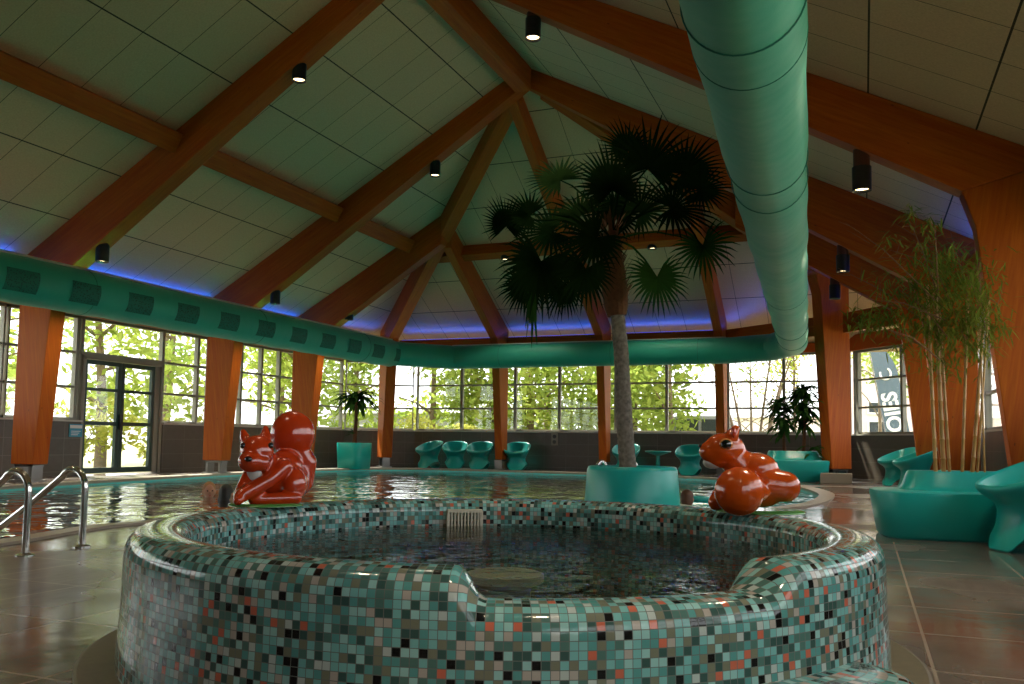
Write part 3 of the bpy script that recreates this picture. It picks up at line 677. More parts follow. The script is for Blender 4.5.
sq = thing('squirrel_sculpture', 'glossy orange squirrel sculpture lying down with head lifted, on the right of the rim', 'sculpture', rimpoint(750, 1.205), YAW-R(8), 'lacquered squirrels on the whirlpool rim')
sq.scale = (.95,)*3
blob('body', M['lacquer2'], sq,
     ells=[((-.115, .0, .285), (.098, .075, .08)), ((-.17, -.005, .275), (.062, .055, .052)), ((-.19, -.005, .293), (.034, .034, .03)), ((-.14, 0, .245), (.07, .058, .045)), ((.03, .03, .2), (.105, .1, .075)),
           ((-.062, -.12, .1), (.112, .1, .112)), ((.09, .0, .128), (.12, .085, .075)), ((.05, .02, .11), (.12, .1, .09))],
     caps=[((-.07, .01, .24), (-.01, .02, .19), .07, .08), ((-.02, -.11, .11), (.045, -.09, .09), .075, .03), ((.07, -.01, .13), (.155, -.01, .12), .08, .072),
           ((-.085, .035, .345), (-.06, .03, .392), .032, .012), ((-.085, -.035, .345), (-.058, -.035, .385), .032, .014), ((-.1, .06, .1), (-.15, .02, .04), .05, .04)], voxel=.0055, smooth=14)
for sy_ in (-1, 1):
    y = sy_*.066; bm = MB(); bm.lathe([(.034*math.sin(q/8*PI), -.028*math.cos(q/8*PI)) for q in range(9)], 16, cap=False); o = bm.build('eye_rim', M['eye_rim'], sq, smooth=True, loc=(-.113, y, .31)); o.scale = (.95, .45, 1)
    bm = MB(); bm.lathe([(.025*math.sin(q/8*PI), -.022*math.cos(q/8*PI)) for q in range(9)], 16, cap=False); o = bm.build('eye', M['eyeblack'], sq, smooth=True, loc=(-.113, y+sy_*.006, .31)); o.scale = (1, .6, 1)
bm = MB(); bm.lathe([(.012*math.sin(q/8*PI), -.01*math.cos(q/8*PI)) for q in range(9)], 14, cap=False); bm.build('nose', M['eyeblack'], sq, smooth=True, loc=(-.222, -.005, .3))
blob('throat_patch', M['cream'], sq, ells=[((-.165, 0, .225), (.05, .04, .03))], voxel=.006, smooth=3)
for yy in (-.036, .036):
    bm = MB(); bm.lathe([(.01*math.sin(q/8*PI), -.025*math.cos(q/8*PI)) for q in range(9)], 10, cap=False); bm.build('inner_ear', M['lacquer'], sq, smooth=True, loc=(-.078, yy-.028, .365))
b = MB(); b.lathe([(.001, 0), (1, 0), (1, .6), (.9, 1), (.001, 1)], 40, cap=False); o = b.build('base', M['green_lacquer'], sq, smooth=True); o.scale = (.2, .12, .016); o.location = (.05, .02, -.003)

for x, y, lab in ((-9.2, 5.6, 'added fill spotlight, unseen overhead to the left, before the first portal frame'), (-3.6, 5.6, 'added fill spotlight, unseen overhead beside the duct, before the first portal frame'), (.6, 5.2, 'added fill spotlight, unseen overhead at right, before the first portal frame'),
                  (-8, .8, 'added fill spotlight, unseen overhead at the near left'), (-3.4, .8, 'added fill spotlight, unseen overhead near the viewer'), (.4, .6, 'added fill spotlight, unseen overhead at the near right')):
    z = (zl(x) if x < RIDGE else zr(x)); q = Vector((x, y, z-.42)); spot(0, 0, 0, lab, z, pos=q)  # these spotlights are added out of view to brighten the foreground
# ------------------------------------------------------------------ teal furniture
def superel(rx, ry, z, n=48, e=2.6, cx=0, cy=0, zf=None):
    out = []
    for k in range(n):
        a = 2*PI*k/n; c, s_ = math.cos(a), math.sin(a)
        x = cx+rx*math.copysign(abs(c)**(2/e), c); y = cy+ry*math.copysign(abs(s_)**(2/e), s_)
        out.append((x, y, z if zf is None else zf(a, x, y)))
    return out
def loft(mb_, rings, close_last=True, close_first=False):
    n_ = len(rings[0]); vs_ = [p for r in rings for p in r]; fs_ = [(i*n_+k, i*n_+(k+1) % n_, (i+1)*n_+(k+1) % n_, (i+1)*n_+k) for i in range(len(rings)-1) for k in range(n_)]
    if close_last: fs_.append(tuple((len(rings)-1)*n_+k for k in range(n_)))
    if close_first: fs_.append(tuple(range(n_-1, -1, -1)))
    return mb_.add(vs_, fs_)
def chair_mesh():
    b_ = MB(); rings = []
    arch = lambda a, x, y: .17*max(0, abs(math.sin(a))**3)*(1 if abs(math.sin(a)) > .3 else 0)
    rings.append(superel(.25, .27, 0, zf=lambda a, x, y: .16*max(0, abs(math.cos(a))-.45)/.55))
    rings.append(superel(.275, .29, 0, zf=lambda a, x, y: .17*max(0, abs(math.cos(a))-.45)/.55))
    rings.append(superel(.235, .25, .1, zf=lambda a, x, y: .09+.12*max(0, abs(math.cos(a))-.45)/.55))
    rings.append(superel(.205, .215, .26)); rings.append(superel(.215, .225, .34))
    rimz = lambda y: .47+.27*((y+.36)/.72)
    rings.append(superel(.275, .28, .45, cy=.0, zf=lambda a, x, y: .37+.12*(y+.3)/.6))
    rings.append(superel(.335, .345, .5, zf=lambda a, x, y: rimz(y)-.06))
    rings.append(superel(.345, .358, .5, zf=lambda a, x, y: rimz(y)-.02))
    rings.append(superel(.335, .348, .5, zf=lambda a, x, y: rimz(y)))
    rings.append(superel(.315, .325, .5, zf=lambda a, x, y: rimz(y)-.006))
    rings.append(superel(.28, .285, .5, zf=lambda a, x, y: rimz(y)-.10))
    rings.append(superel(.22, .225, .42, zf=lambda a, x, y: .38+.10*(y+.2)/.4)); rings.append(superel(.10, .10, .36)); rings.append(superel(.01, .01, .355))
    loft(b_, rings, True, False); return b_
ch0 = None
def chair(x, y, rz, lab, sc=1):
    global ch0
    if ch0 is None:
        ch0 = chair_mesh().build('tub_chair', M['teal'], smooth=True)
        s_ = ch0.modifiers.new('sub', 'SUBSURF'); s_.levels = 1; s_.render_levels = 1; o = ch0
        tag(ch0, lab, 'chair', 'teal tub chairs')
    else:
        o = ch0.copy(); COL.objects.link(o); o['label'] = lab
    o.location = (x, y, 0); o.rotation_euler = (0, 0, rz); o.scale = (sc,)*3; return o
def onv(px, v): q = at(px, 460, v=v); return q.x
for px, v, rz, lab in ((429, 20.95, -.25, 'leftmost teal tub chair of the four under the back windows'), (455, 20.95, .35, 'teal tub chair second from left under the back windows'), (479.5, 20.95, .12, 'teal tub chair just left of the second back column'),
                       (517, 20.95, .2, 'teal tub chair just right of the second back column'), (626, 20.95, .1, 'teal tub chair half hidden behind the palm trunk'), (690, 20.7, -.05, 'teal tub chair at the back, left of the orange squirrel head')):
    chair(onv(px, v), v, rz, lab)
p = at(899, 470, v=18.0); chair(p.x, 18.0, R(-60), 'teal tub chair at the right wall, rear one of the pair before the column'); p = at(915, 472, v=17.0); chair(p.x, 17.0, R(-75), 'teal tub chair at the right, front one of the pair, mostly behind the planter bench')
p = at(1037, 553, z=0); chair(p.x, p.y+.1, R(-68), 'large teal tub chair in the right foreground, cut by the picture edge', .97)
# little table
t = thing('side_table', 'small round teal table between two chairs behind the palm pot', 'table', (onv(658, 20.6), 20.6, 0))
b = MB(); b.lathe([(.001, .47), (.06, .45), (.30, .53), (.31, .55), (.30, .56), (.001, .545)], 32, cap=False); b.build('table_top', M['teal'], t, smooth=True)
b = MB(); b.lathe([(.2, 0), (.19, .02), (.05, .06), (.045, .46)], 24); b.build('pedestal', M['teal'], t, smooth=True)

def leafcards(mb_, c, rad, n_, size, rng, droop=0):
    c = Vector(c)
    for i in range(n_):
        while True:
            p_ = Vector((rng.uniform(-1, 1), rng.uniform(-1, 1), rng.uniform(-1, 1)))
            if .25 < p_.length < 1: break
        q = c+Vector((p_.x*rad[0], p_.y*rad[1], p_.z*rad[2])); s_ = size*rng.uniform(.6, 1.3)
        a = Vector((rng.gauss(0, 1), rng.gauss(0, 1), rng.gauss(-droop, .7))).normalized(); e = a.cross(Vector((rng.gauss(0, 1), rng.gauss(0, 1), rng.gauss(0, 1)))).normalized()
        mb_.add([q-a*s_, q+e*s_*.42, q+a*s_, q-e*s_*.42], [(0, 1, 2, 3)])
def strapleaf(mb_, base, d, L, wd, droop, seg=5, rng=random):
    base = Vector(base); d = Vector(d).normalized(); s_ = d.cross(Vector((0, 0, 1)))
    if s_.length < .05: s_ = Vector((1, 0, 0))
    s_.normalize(); vs_ = []; p_ = base.copy(); dd = d.copy()
    for i in range(seg+1):
        t_ = i/seg; w_ = wd*(math.sin(PI*(.12+.88*t_))**.7 if t_ < 1 else .02)
        vs_ += [p_-s_*w_/2+Vector((0, 0, .15*w_)), p_, p_+s_*w_/2+Vector((0, 0, .15*w_))]; dd = (dd+Vector((0, 0, -droop/seg))).normalized(); p_ = p_+dd*(L/seg)
    mb_.add(vs_, [(3*i+k, 3*i+k+1, 3*i+k+4, 3*i+k+3) for i in range(seg) for k in (0, 1)])

# planter benches: a low wide seat with a raised planter behind
def planter_bench(label, loc, rz, sc):
    t = thing('planter_bench', label, 'planter', loc, rz, 'teal planter benches'); t.scale = (sc,)*3
    b_ = MB(); E_ = 3.4
    loft(b_, [superel(.56, .40, 0, e=E_), superel(.585, .42, .02, e=E_), superel(.635, .455, .335, e=E_), superel(.63, .45, .358, e=E_), superel(.60, .43, .365, e=E_), superel(.01, .01, .365, e=E_)]); b_.build('bench_seat', M['teal'], t, smooth=True)
    b_ = MB(); loft(b_, [superel(.50, .30, .36, e=3, cy=.1, cx=.08), superel(.46, .27, .40, e=3, cy=.11, cx=.08), superel(.42, .245, .50, e=3, cy=.12, cx=.08), superel(.405, .235, .515, e=3, cy=.12, cx=.08), superel(.37, .2, .51, e=3, cy=.12, cx=.08), superel(.36, .19, .46, e=3, cy=.12, cx=.08)], False)
    b_.build('planter_tub', M['teal'], t, smooth=True)
    b_ = MB(); loft(b_, [superel(.365, .195, .47, e=3, cy=.12, cx=.08), superel(.2, .1, .485, e=3, cy=.12, cx=.08), superel(.01, .01, .48, e=3, cy=.12, cx=.08)]); b_.build('soil', M['soil'], t, smooth=True)
    return t
pb_loc = Vector((.70, 8.05, 0)); pb = planter_bench('teal planter bench with tall bamboo, at right beside the large chair', pb_loc, R(8), 1.03)
pb2v = 18.9; pb2 = planter_bench('teal planter bench with two leafy dracaenas, under the back window beside the orange column', (onv(790, pb2v), pb2v, 0), R(14), 1.2)

# bamboo
bam = thing('bamboo', 'tall bamboo with yellow canes and feathery leaves, in the right planter bench', 'plant', (pb_loc.x+.08, pb_loc.y+.12, .49))
canes = [((936, 470), (927, 285), .016), ((944, 470), (934, 270), .019), ((950, 471), (938, 290), .013), ((962, 472), (968, 300), .013), ((972, 472), (983, 330), .016), ((977, 473), (989, 300), .011), ((985, 473), (980, 330), .008)]
rng = random.Random(3)
for i, (a, c, r) in enumerate(canes):
    dy = 8.1+.12*(i % 3)
    p0 = at(a[0], a[1]+6, v=dy); p1 = at(c[0], c[1], v=dy+.05); p0.z = .47; o_ = Vector(bam.location)
    pts = []; rad = []; L_ = (p1-p0).length; k_ = int(L_/.16)
    for j in range(k_+1):
        q = p0.lerp(p1, j/k_)-o_
        for dz, rr in ((-.006, .94), (0, 1.14), (.006, .94)): pts.append(q+Vector((0, 0, dz))); rad.append(r*1.08*rr*(1-.25*j/k_))
    MB().tube(pts, rad, 9).build('cane', M['bamboo'], bam, smooth=True)
tw = MB(); lf = MB(); o_ = Vector(bam.location)
branch = [((935, 300), (845, 222)), ((936, 330), (838, 268)), ((940, 300), (905, 212)), ((945, 280), (890, 250)), ((945, 320), (870, 300)), ((975, 330), (950, 230)), ((985, 330), (975, 250)), ((930, 350), (860, 325)), ((980, 340), (1000, 300)), ((938, 290), (935, 225)), ((950, 340), (900, 290)), ((965, 340), (930, 260)), ((940, 360), (890, 330)), ((978, 300), (960, 265))]
for a, c in branch:
    dy = rng.uniform(7.8, 8.4); p0 = at(*a, v=dy)-o_; p1 = at(*c, v=dy+rng.uniform(-.3, .2))-o_; pm = p0.lerp(p1, .55)+Vector((0, 0, .05))
    tw.tube([p0, pm, p1], [.006, .004, .0015], 5)
    for s_ in range(5):
        q = p0.lerp(p1, rng.uniform(.3, .95)); tw.tube([q, q+Vector((rng.uniform(-.22, .05), rng.uniform(-.1, .1), rng.uniform(-.02, .16)))], [.0025, .001], 4)
clus = [((948, 300), 60, .34), ((920, 285), 40, .26), ((965, 280), 60, .3), ((900, 315), 22, .22), ((880, 320), 16, .2), ((955, 330), 50, .3), ((930, 325), 40, .26), ((975, 315), 45, .24), ((925, 250), 16, .2), ((945, 265), 26, .22), ((975, 345), 22, .2),
        ((862, 318), 10, .15), ((908, 212), 6, .07), ((930, 222), 5, .09), ((905, 345), 10, .2), ((940, 365), 12, .2), ((890, 240), 4, .1), ((1000, 330), 8, .12), ((885, 280), 8, .2)]
for (px, py), n_, r in clus:
    for k in range(n_*6):
        c = at(px, py, v=8.15)-o_+Vector((rng.gauss(0, r*.45), rng.gauss(0, r*.5), rng.gauss(0, r*.42)))
        d = Vector((rng.uniform(-1, 1), rng.uniform(-1, 1), rng.uniform(-1, .25))); strapleaf(lf, c, d, rng.uniform(.07, .16), rng.uniform(.011, .019), .3, 2, rng)
tw.build('branches', M['twig'], bam, smooth=True); lf.build('foliage', M['leaf_b'], bam, recalc=False)

# dracaenas in the far planter bench
def dracaena(label, loc, stems, heads, leafL, mat='leaf_d'):
    t = thing('dracaena', label, 'plant', loc)
    for (x0, y0, x1, y1, h) in stems: MB().tube([(x0, y0, -.02), ((x0+x1)/2+.02, (y0+y1)/2, h*.5), (x1, y1, h)], [.04, .032, .025], 9).build('stem', M['fibre'], t, smooth=True)
    lf_ = MB(); rg = random.Random(hash(label) % 999 if False else len(label))
    for (hx, hy, hz, n_, L_) in heads:
        for k in range(n_):
            a = rg.uniform(0, 2*PI); e = rg.uniform(-.4, 1.3); strapleaf(lf_, (hx+rg.gauss(0, .03), hy+rg.gauss(0, .03), hz+rg.uniform(-.12, .1)), (math.cos(a), math.sin(a), e), L_*rg.uniform(.7, 1.15), .085, 1.3, 5, rg)
    lf_.build('foliage', M[mat], t, recalc=False, smooth=True); return t
px0 = Vector((onv(790, pb2v)+.02, pb2v+.14, .565))
dracaena('two-stemmed leafy dracaena at left in the far planter bench', px0+Vector((-.12, 0, 0)), [(-.02, 0, -.08, 0, .75)], [(-.08, 0, .7, 40, .46), (-.1, 0, 1.0, 46, .46), (-.02, .05, .5, 24, .4)], .4)
dracaena('taller leafy dracaena at right in the far planter bench', px0+Vector((.24, -.04, 0)), [(0, 0, .02, 0, 1.2)], [(.02, 0, 1.25, 60, .48), (.0, 0, .95, 54, .48), (.04, 0, .65, 34, .42), (.15, 0, .05, 20, .4)], .4)

# tall pot with a small palm in the far left corner
cx_, cv_ = at(354, 460, v=19.0).x, 19.0
pt = thing('plant_pot', 'tapered teal pot holding a small palm, in the far left corner', 'pot', (cx_, cv_, 0))
b = MB(); loft(b, [superel(.33, .33, 0, e=4), superel(.345, .345, .02, e=4), superel(.37, .37, .64, e=4), superel(.365, .365, .65, e=4), superel(.33, .33, .65, e=4), superel(.32, .32, .58, e=4)], False, True); b.build('pot_body', M['teal'], pt, smooth=True)
b = MB(); loft(b, [superel(.33, .33, .60, e=4), superel(.01, .01, .615, e=4)]); b.build('soil', M['soil'], pt)
t = thing('potted_palm', 'small palm with drooping leaves on a thin stem, in the corner pot', 'plant', (cx_, cv_, .62))
MB().tube([(0, 0, -.02), (.03, 0, .6), (.02, 0, 1.15)], [.06, .045, .035], 9).build('stem', M['fibre'], t, smooth=True)
lf = MB(); rg = random.Random(5)
for k in range(70):
    a = rg.uniform(0, 2*PI); strapleaf(lf, (.02, 0, 1.1+rg.uniform(-.1, .1)), (math.cos(a), math.sin(a), rg.uniform(0, 1.4)), rg.uniform(.5, .85), .10, 1.5, 6, rg)
for k in range(10):
    a = rg.uniform(0, 2*PI); strapleaf(lf, (.02, 0, .25), (math.cos(a), math.sin(a), rg.uniform(.3, 1.4)), rg.uniform(.2, .35), .05, 1, 4, rg)
lf.build('foliage', M['leaf_d'], t, recalc=False, smooth=True)

# ------------------------------------------------------------------ the big fan palm
PP = Vector((-2.47, 9.87, 0))
pot = thing('plant_pot', 'wide round teal pot holding the tall fan palm, behind the whirlpool', 'pot', PP)
b = MB(); b.lathe([(.52, 0), (.545, .02), (.515, .42), (.50, .455), (.475, .465), (.44, .455), (.42, .40)], 56, cap=False); b.build('pot_body', M['teal'], pot, smooth=True)
b = MB(); b.lathe([(.43, .42), (.001, .43)], 40, cap=False); b.build('soil', M['soil'], pot)
pm = thing('fan_palm', 'tall fan palm with dark spiky leaves and grey trunk, rising from the round pot', 'palm tree', PP+Vector((0, 0, .43)))
o_ = Vector(pm.location); vP = PP.y; TOPW = at(611, 262, v=vP)
tp_ = [(0, 0, -.01)]; rr_ = [.115]
trk = [(628, 470), (625, 430), (623, 390), (621, 350), (617, 310)]
pts = []; rad = []
for k in range(41):
    t_ = k/40*(len(trk)-1); i = min(int(t_), len(trk)-2); f_ = t_-i; x = trk[i][0]+(trk[i+1][0]-trk[i][0])*f_; y = trk[i][1]+(trk[i+1][1]-trk[i][1])*f_
    q = at(x, y, v=vP)-o_
    if k == 0: q.z = -.01
    pts.append(q); rad.append((.096-.015*k/40)*(1+.05*(k % 2)))
MB().tube(pts, rad, 16).build('trunk', M['bark'], pm, smooth=True)
b = MB(); c0 = at(617, 316, v=vP)-o_; c1 = at(610, 232, v=vP)-o_
b.tube([c0.lerp(c1, k/8) for k in range(9)], [.11, .14, .15, .15, .14, .13, .12, .1, .08], 14)
for k in range(150):
    t_ = rng.random(); q = c0.lerp(c1, t_); a = rng.uniform(0, 2*PI); dd = Vector((math.cos(a), math.sin(a), .9)); e = q+dd*.11
    strapleaf(b, e, (math.cos(a)*.5, math.sin(a)*.5, 1.0), rng.uniform(.1, .26), .03, .2, 2, rng)
b.build('fibre_boots', M['fibre'], pm, recalc=False)
def fan(hub, d, nrm, rad_, n_=26, spread=150, droop=.5, mat='palmleaf', crown=None, tie=None):
    hub = Vector(hub); d = Vector(d).normalized(); nrm = Vector(nrm); nrm = (nrm-d*nrm.dot(d)).normalized(); sd_ = d.cross(nrm); b_ = MB()
    for k in range(n_):
        an = R(-spread+2*spread*k/(n_-1)); ld = (d*math.cos(an)+sd_*math.sin(an)+nrm*.12*abs(math.sin(an))).normalized(); L_ = rad_*rng.uniform(.82, 1.08)*(1-.22*abs(an)/R(spread)); s_ = ld.cross(nrm).normalized(); wd = rad_*.07
        vs_ = []; p_ = hub.copy(); dd = ld.copy(); seg = 4
        for i in range(seg+1):
            t_ = i/seg; w_ = wd*(.35+1.3*t_ if t_ < .5 else (1.0 if t_ < .6 else (1-t_)*2.2))+.001
            vs_ += [p_-s_*w_/2, p_+nrm*w_*-.18, p_+s_*w_/2]; dd = (dd+Vector((0, 0, -droop*(t_**1.5)*.55))).normalized(); p_ = p_+dd*L_/seg
        b_.add(vs_, [(3*i+q, 3*i+q+1, 3*i+q+4, 3*i+q+3) for i in range(seg) for q in (0, 1)])
    if crown is not None:
        crown = Vector(crown); m_ = crown.lerp(hub, .5)+Vector((0, 0, .12*(hub-crown).length)); b_.tube([crown, crown.lerp(m_, .6)+Vector((0, 0, .02)), m_, m_.lerp(hub, .5)+Vector((0, 0, .03)), hub], [.018, .014, .012, .011, .009], 6)
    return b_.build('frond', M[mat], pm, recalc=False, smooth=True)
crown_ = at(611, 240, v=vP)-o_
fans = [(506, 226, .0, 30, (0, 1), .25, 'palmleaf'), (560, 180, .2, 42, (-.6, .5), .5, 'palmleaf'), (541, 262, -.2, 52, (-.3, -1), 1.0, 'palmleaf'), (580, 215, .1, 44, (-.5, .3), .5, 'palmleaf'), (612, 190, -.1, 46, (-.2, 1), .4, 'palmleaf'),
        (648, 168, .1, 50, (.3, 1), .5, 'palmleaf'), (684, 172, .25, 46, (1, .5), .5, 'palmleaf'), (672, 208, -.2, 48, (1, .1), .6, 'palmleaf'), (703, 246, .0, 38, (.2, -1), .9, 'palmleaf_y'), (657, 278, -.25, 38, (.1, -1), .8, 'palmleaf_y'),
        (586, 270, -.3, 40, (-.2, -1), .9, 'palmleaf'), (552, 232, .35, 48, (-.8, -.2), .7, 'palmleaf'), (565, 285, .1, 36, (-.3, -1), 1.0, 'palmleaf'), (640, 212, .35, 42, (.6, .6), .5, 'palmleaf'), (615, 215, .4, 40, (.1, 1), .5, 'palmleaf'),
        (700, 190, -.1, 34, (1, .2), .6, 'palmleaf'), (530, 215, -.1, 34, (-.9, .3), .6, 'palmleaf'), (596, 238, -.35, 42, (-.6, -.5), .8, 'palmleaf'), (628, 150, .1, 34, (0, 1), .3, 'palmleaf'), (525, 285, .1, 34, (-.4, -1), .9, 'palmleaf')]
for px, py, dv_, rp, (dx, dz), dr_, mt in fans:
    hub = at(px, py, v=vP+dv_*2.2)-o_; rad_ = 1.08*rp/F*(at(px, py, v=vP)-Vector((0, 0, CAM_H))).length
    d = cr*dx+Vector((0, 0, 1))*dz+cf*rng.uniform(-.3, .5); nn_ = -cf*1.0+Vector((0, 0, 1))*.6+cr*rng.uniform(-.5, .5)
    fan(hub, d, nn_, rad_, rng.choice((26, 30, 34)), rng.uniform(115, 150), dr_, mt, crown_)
# a long hanging withered leaf
hub = at(531, 290, v=vP)-o_; b = MB()
for k in range(12):
    q = hub+Vector((rng.gauss(0, .025), rng.gauss(0, .025), 0)); strapleaf(b, q, (rng.gauss(0, .12), rng.gauss(0, .12), -1), rng.uniform(.35, .72), .035, .2, 4, rng)
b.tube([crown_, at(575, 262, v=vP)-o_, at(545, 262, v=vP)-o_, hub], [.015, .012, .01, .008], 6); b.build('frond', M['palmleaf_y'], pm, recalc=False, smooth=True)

# ------------------------------------------------------------------ pool rails
def rail(label, foot, d, sc=1.0, group='chrome pool rails'):
    t = thing('handrail', label, 'handrail', (foot.x, foot.y, 0), math.atan2(d[1], d[0]), group); t.scale = (sc,)*3
    pts = [(0, 0, .01), (0, 0, .38)]
    for k in range(1, 9): a = PI*k/8*.80; pts.append((.10-.10*math.cos(a), 0, .38+.125*math.sin(a)))
    pts += [(.42, 0, .27), (.68, 0, .09), (.80, 0, -.01), (.84, 0, -.25), (.84, 0, -.6)]
    MB().tube(pts, .0215, 14).build('rail_tube', M['chrome'], t, smooth=True)
    MB().lathe([(.055, 0), (.055, .008), (.03, .018), (.022, .02)], 20).build('floor_flange', M['chrome'], t, smooth=True)
dleft = Vector((-1, -.12))
rail('curved chrome pool handrail at the left edge, right one of the pair', at(82, 547, z=0), dleft); rail('curved chrome pool handrail at the left edge, cut by the picture edge', at(25, 556, z=0), dleft)
for px, lab in ((617, 'short chrome handrail loop just behind the palm trunk'), (651, 'short chrome handrail loop behind the right side of the palm pot')):
    p = at(px, 497, z=0); rail(lab, Vector((p.x, PP.y+.72, 0)), (.45, 1), .98, 'chrome rails behind the palm pot')

# ------------------------------------------------------------------ swimmers
def swimmer(label, p, rz, hair, long_hair, arm=None, back=False):
    t = thing('person', label, 'person', (p.x, p.y, -.115), rz)
    ells = [((0, 0, .14), (.075, .092, .108)), ((0, -.035, .10), (.055, .06, .07)), ((0, -.098, .125), (.014, .018, .022)), ((-.078, .005, .13), (.012, .02, .03)), ((.078, .005, .13), (.012, .02, .03)), ((0, -.06, .055), (.04, .04, .03)),
            ((0, .05, -.12), (.19, .1, .14)), ((0, .06, -.3), (.15, .1, .2))]
    caps = [((0, .015, .06), (0, .03, -.05), .052, .06), ((-.15, .04, -.06), (-.24, -.02, -.22), .055, .045), ((.15, .04, -.06), (.24, -.02, -.22), .055, .045), ((-.24, -.02, -.22), (-.2, -.2, -.14), .043, .03), ((.24, -.02, -.22), (.2, -.2, -.14), .043, .03)]
    if arm: caps += [((arm*.15, .04, -.05), (arm*.24, -.1, .01), .055, .045), ((arm*.24, -.1, .01), (arm*.22, -.3, .0), .042, .03)]
    blob('body', M['skin'], t, ells, caps, voxel=.009, smooth=3)
    he = [((0, .02, .168), (.084, .094, .095)), ((0, .05, .12), (.08, .07, .09))]
    if long_hair: he += [((0, .07, .04), (.085, .055, .11)), ((0, .075, -.04), (.08, .05, .08))]
    blob('hair', M[hair], t, he, voxel=.009, smooth=2)
    for sx in (-1, 1):
        b_ = MB(); b_.lathe([(.011*math.sin(q/6*PI), -.009*math.cos(q/6*PI)) for q in range(7)], 10, cap=False); b_.build('eye', M['eyeblack'], t, smooth=True, loc=(sx*.03, -.083, .145))
    b_ = MB(); b_.lathe([(.02*math.sin(q/6*PI), -.006*math.cos(q/6*PI)) for q in range(7)], 10, cap=False); b_.build('mouth', M['red'], t, smooth=True, loc=(0, -.09, .085))
    blob('swimsuit', M['swimwear'], t, [((0, .055, -.2), (.175, .112, .14)), ((0, .055, -.34), (.165, .112, .15))], [((-.09, .05, -.09), (-.1, .05, -.2), .03, .06), ((.09, .05, -.09), (.1, .05, -.2), .03, .06)], voxel=.012, smooth=2)
    return t
swimmer('swimmer with reddish blond hair, neck deep in the pool left of the red squirrel', at(209, 497, z=-.055), YAW+R(25), 'hair_blond', False)
swimmer('dark haired swimmer seen from behind, right beside the red squirrel', at(227, 500, z=-.055), YAW+R(160), 'hair_dark', True, arm=1)
swimmer('brown haired swimmer facing away, between palm pot and orange squirrel', at(687, 505, z=-.055), YAW+R(170), 'hair_brown', False)
# teal swim float beside the third swimmer
p = at(699, 500, z=-.05); fl = MB(); fl.tube([(.13*math.cos(2*PI*k/24), .13*math.sin(2*PI*k/24), 0) for k in range(24)], .035, 10, closed=True)
o = fl.build('swim_ring', M['teal'], smooth=True, loc=(p.x, p.y, -.035)); tag(o, 'small teal swim ring floating beside the brown haired swimmer', 'float')

# ------------------------------------------------------------------ wall details
p0 = at(64, 424, v=None, z=None, dist=1)
def leftwall(px, py):
    d = pixray(px, py); t = UL/d.x; return Vector((0, 0, CAM_H))+d*t
a = leftwall(69, 424); c = leftwall(81.5, 437)
sg = thing('pool_sign', 'small blue and white notice on the tiled wall left of the glass door', 'sign', (UL+.004, (a.y+c.y)/2, (a.z+c.z)/2))
hw, hh = abs(c.y-a.y)/2, abs(a.z-c.z)/2
MB().box(0, .012, -hw, hw, -hh, hh).build('sign_panel', M['sign_blue'], sg)
MB().box(.012, .015, -hw*.92, hw*.92, hh*.35, hh*.85).build('header', M['sign_white'], sg)
b = MB()
for k in range(3): b.box(.012, .015, -hw*.7, hw*(.7-.2*k), -hh*(.05+.28*k)-.012, -hh*(.05+.28*k))
b.build('text_line', M['sign_white'], sg)
p = at(555, 433, v=VB-.01); q = at(555, 444, v=VB-.01)
sb = thing('socket_box', 'small grey double socket box under the back window, right of the four chairs', 'socket', (p.x, VB-.005, (p.z+q.z)/2-.02))
MB().box(-.09, .09, -.05, 0, -.16, .16).build('box_body', M['plastic_grey'], sb, bevel=.012)
for z in (-.07, .07): MB().lathe([(.05, -.004), (.05, .004), (.04, .006), (.001, .002)], 20, cap=False).build('socket_face', M['black'], sb, smooth=True).matrix_local = Matrix.Translation((0, -.052, z)) @ Matrix.Rotation(PI/2, 4, 'X')
# speaker / camera bracket above the door
p = leftwall(177, 327)
t = thing('wall_speaker', 'small pale bracket fitting above the window right of the glass door', 'fitting', (UL+.06, p.y, 2.97))
MB().box(0, .10, -.09, .09, -.02, .08).build('fitting_body', M['sill'], t, bevel=.015); MB().tube([(.05, 0, -.02), (.1, 0, -.07)], .025, 8).build('arm', M['sill'], t)
# concrete plinth under the orange column
pc = Vector((RIDGE+.12, VH+.12))+vR.normalized()*6.8
b = MB(); b.box(-.29, .29, -.15, .15, 0, .2); o = b.build('column_plinth', M['plastic_grey'], bevel=.01, loc=(pc.x, pc.y-.62, 0)); tag(o, 'grey concrete block on the floor in front of the orange corner column', 'block')

# ------------------------------------------------------------------ outdoors
g = MB(); g.add([(-90, -40, -.25), (90, -40, -.25), (90, 110, -.25), (-90, 110, -.25)], [(0, 1, 2, 3)])
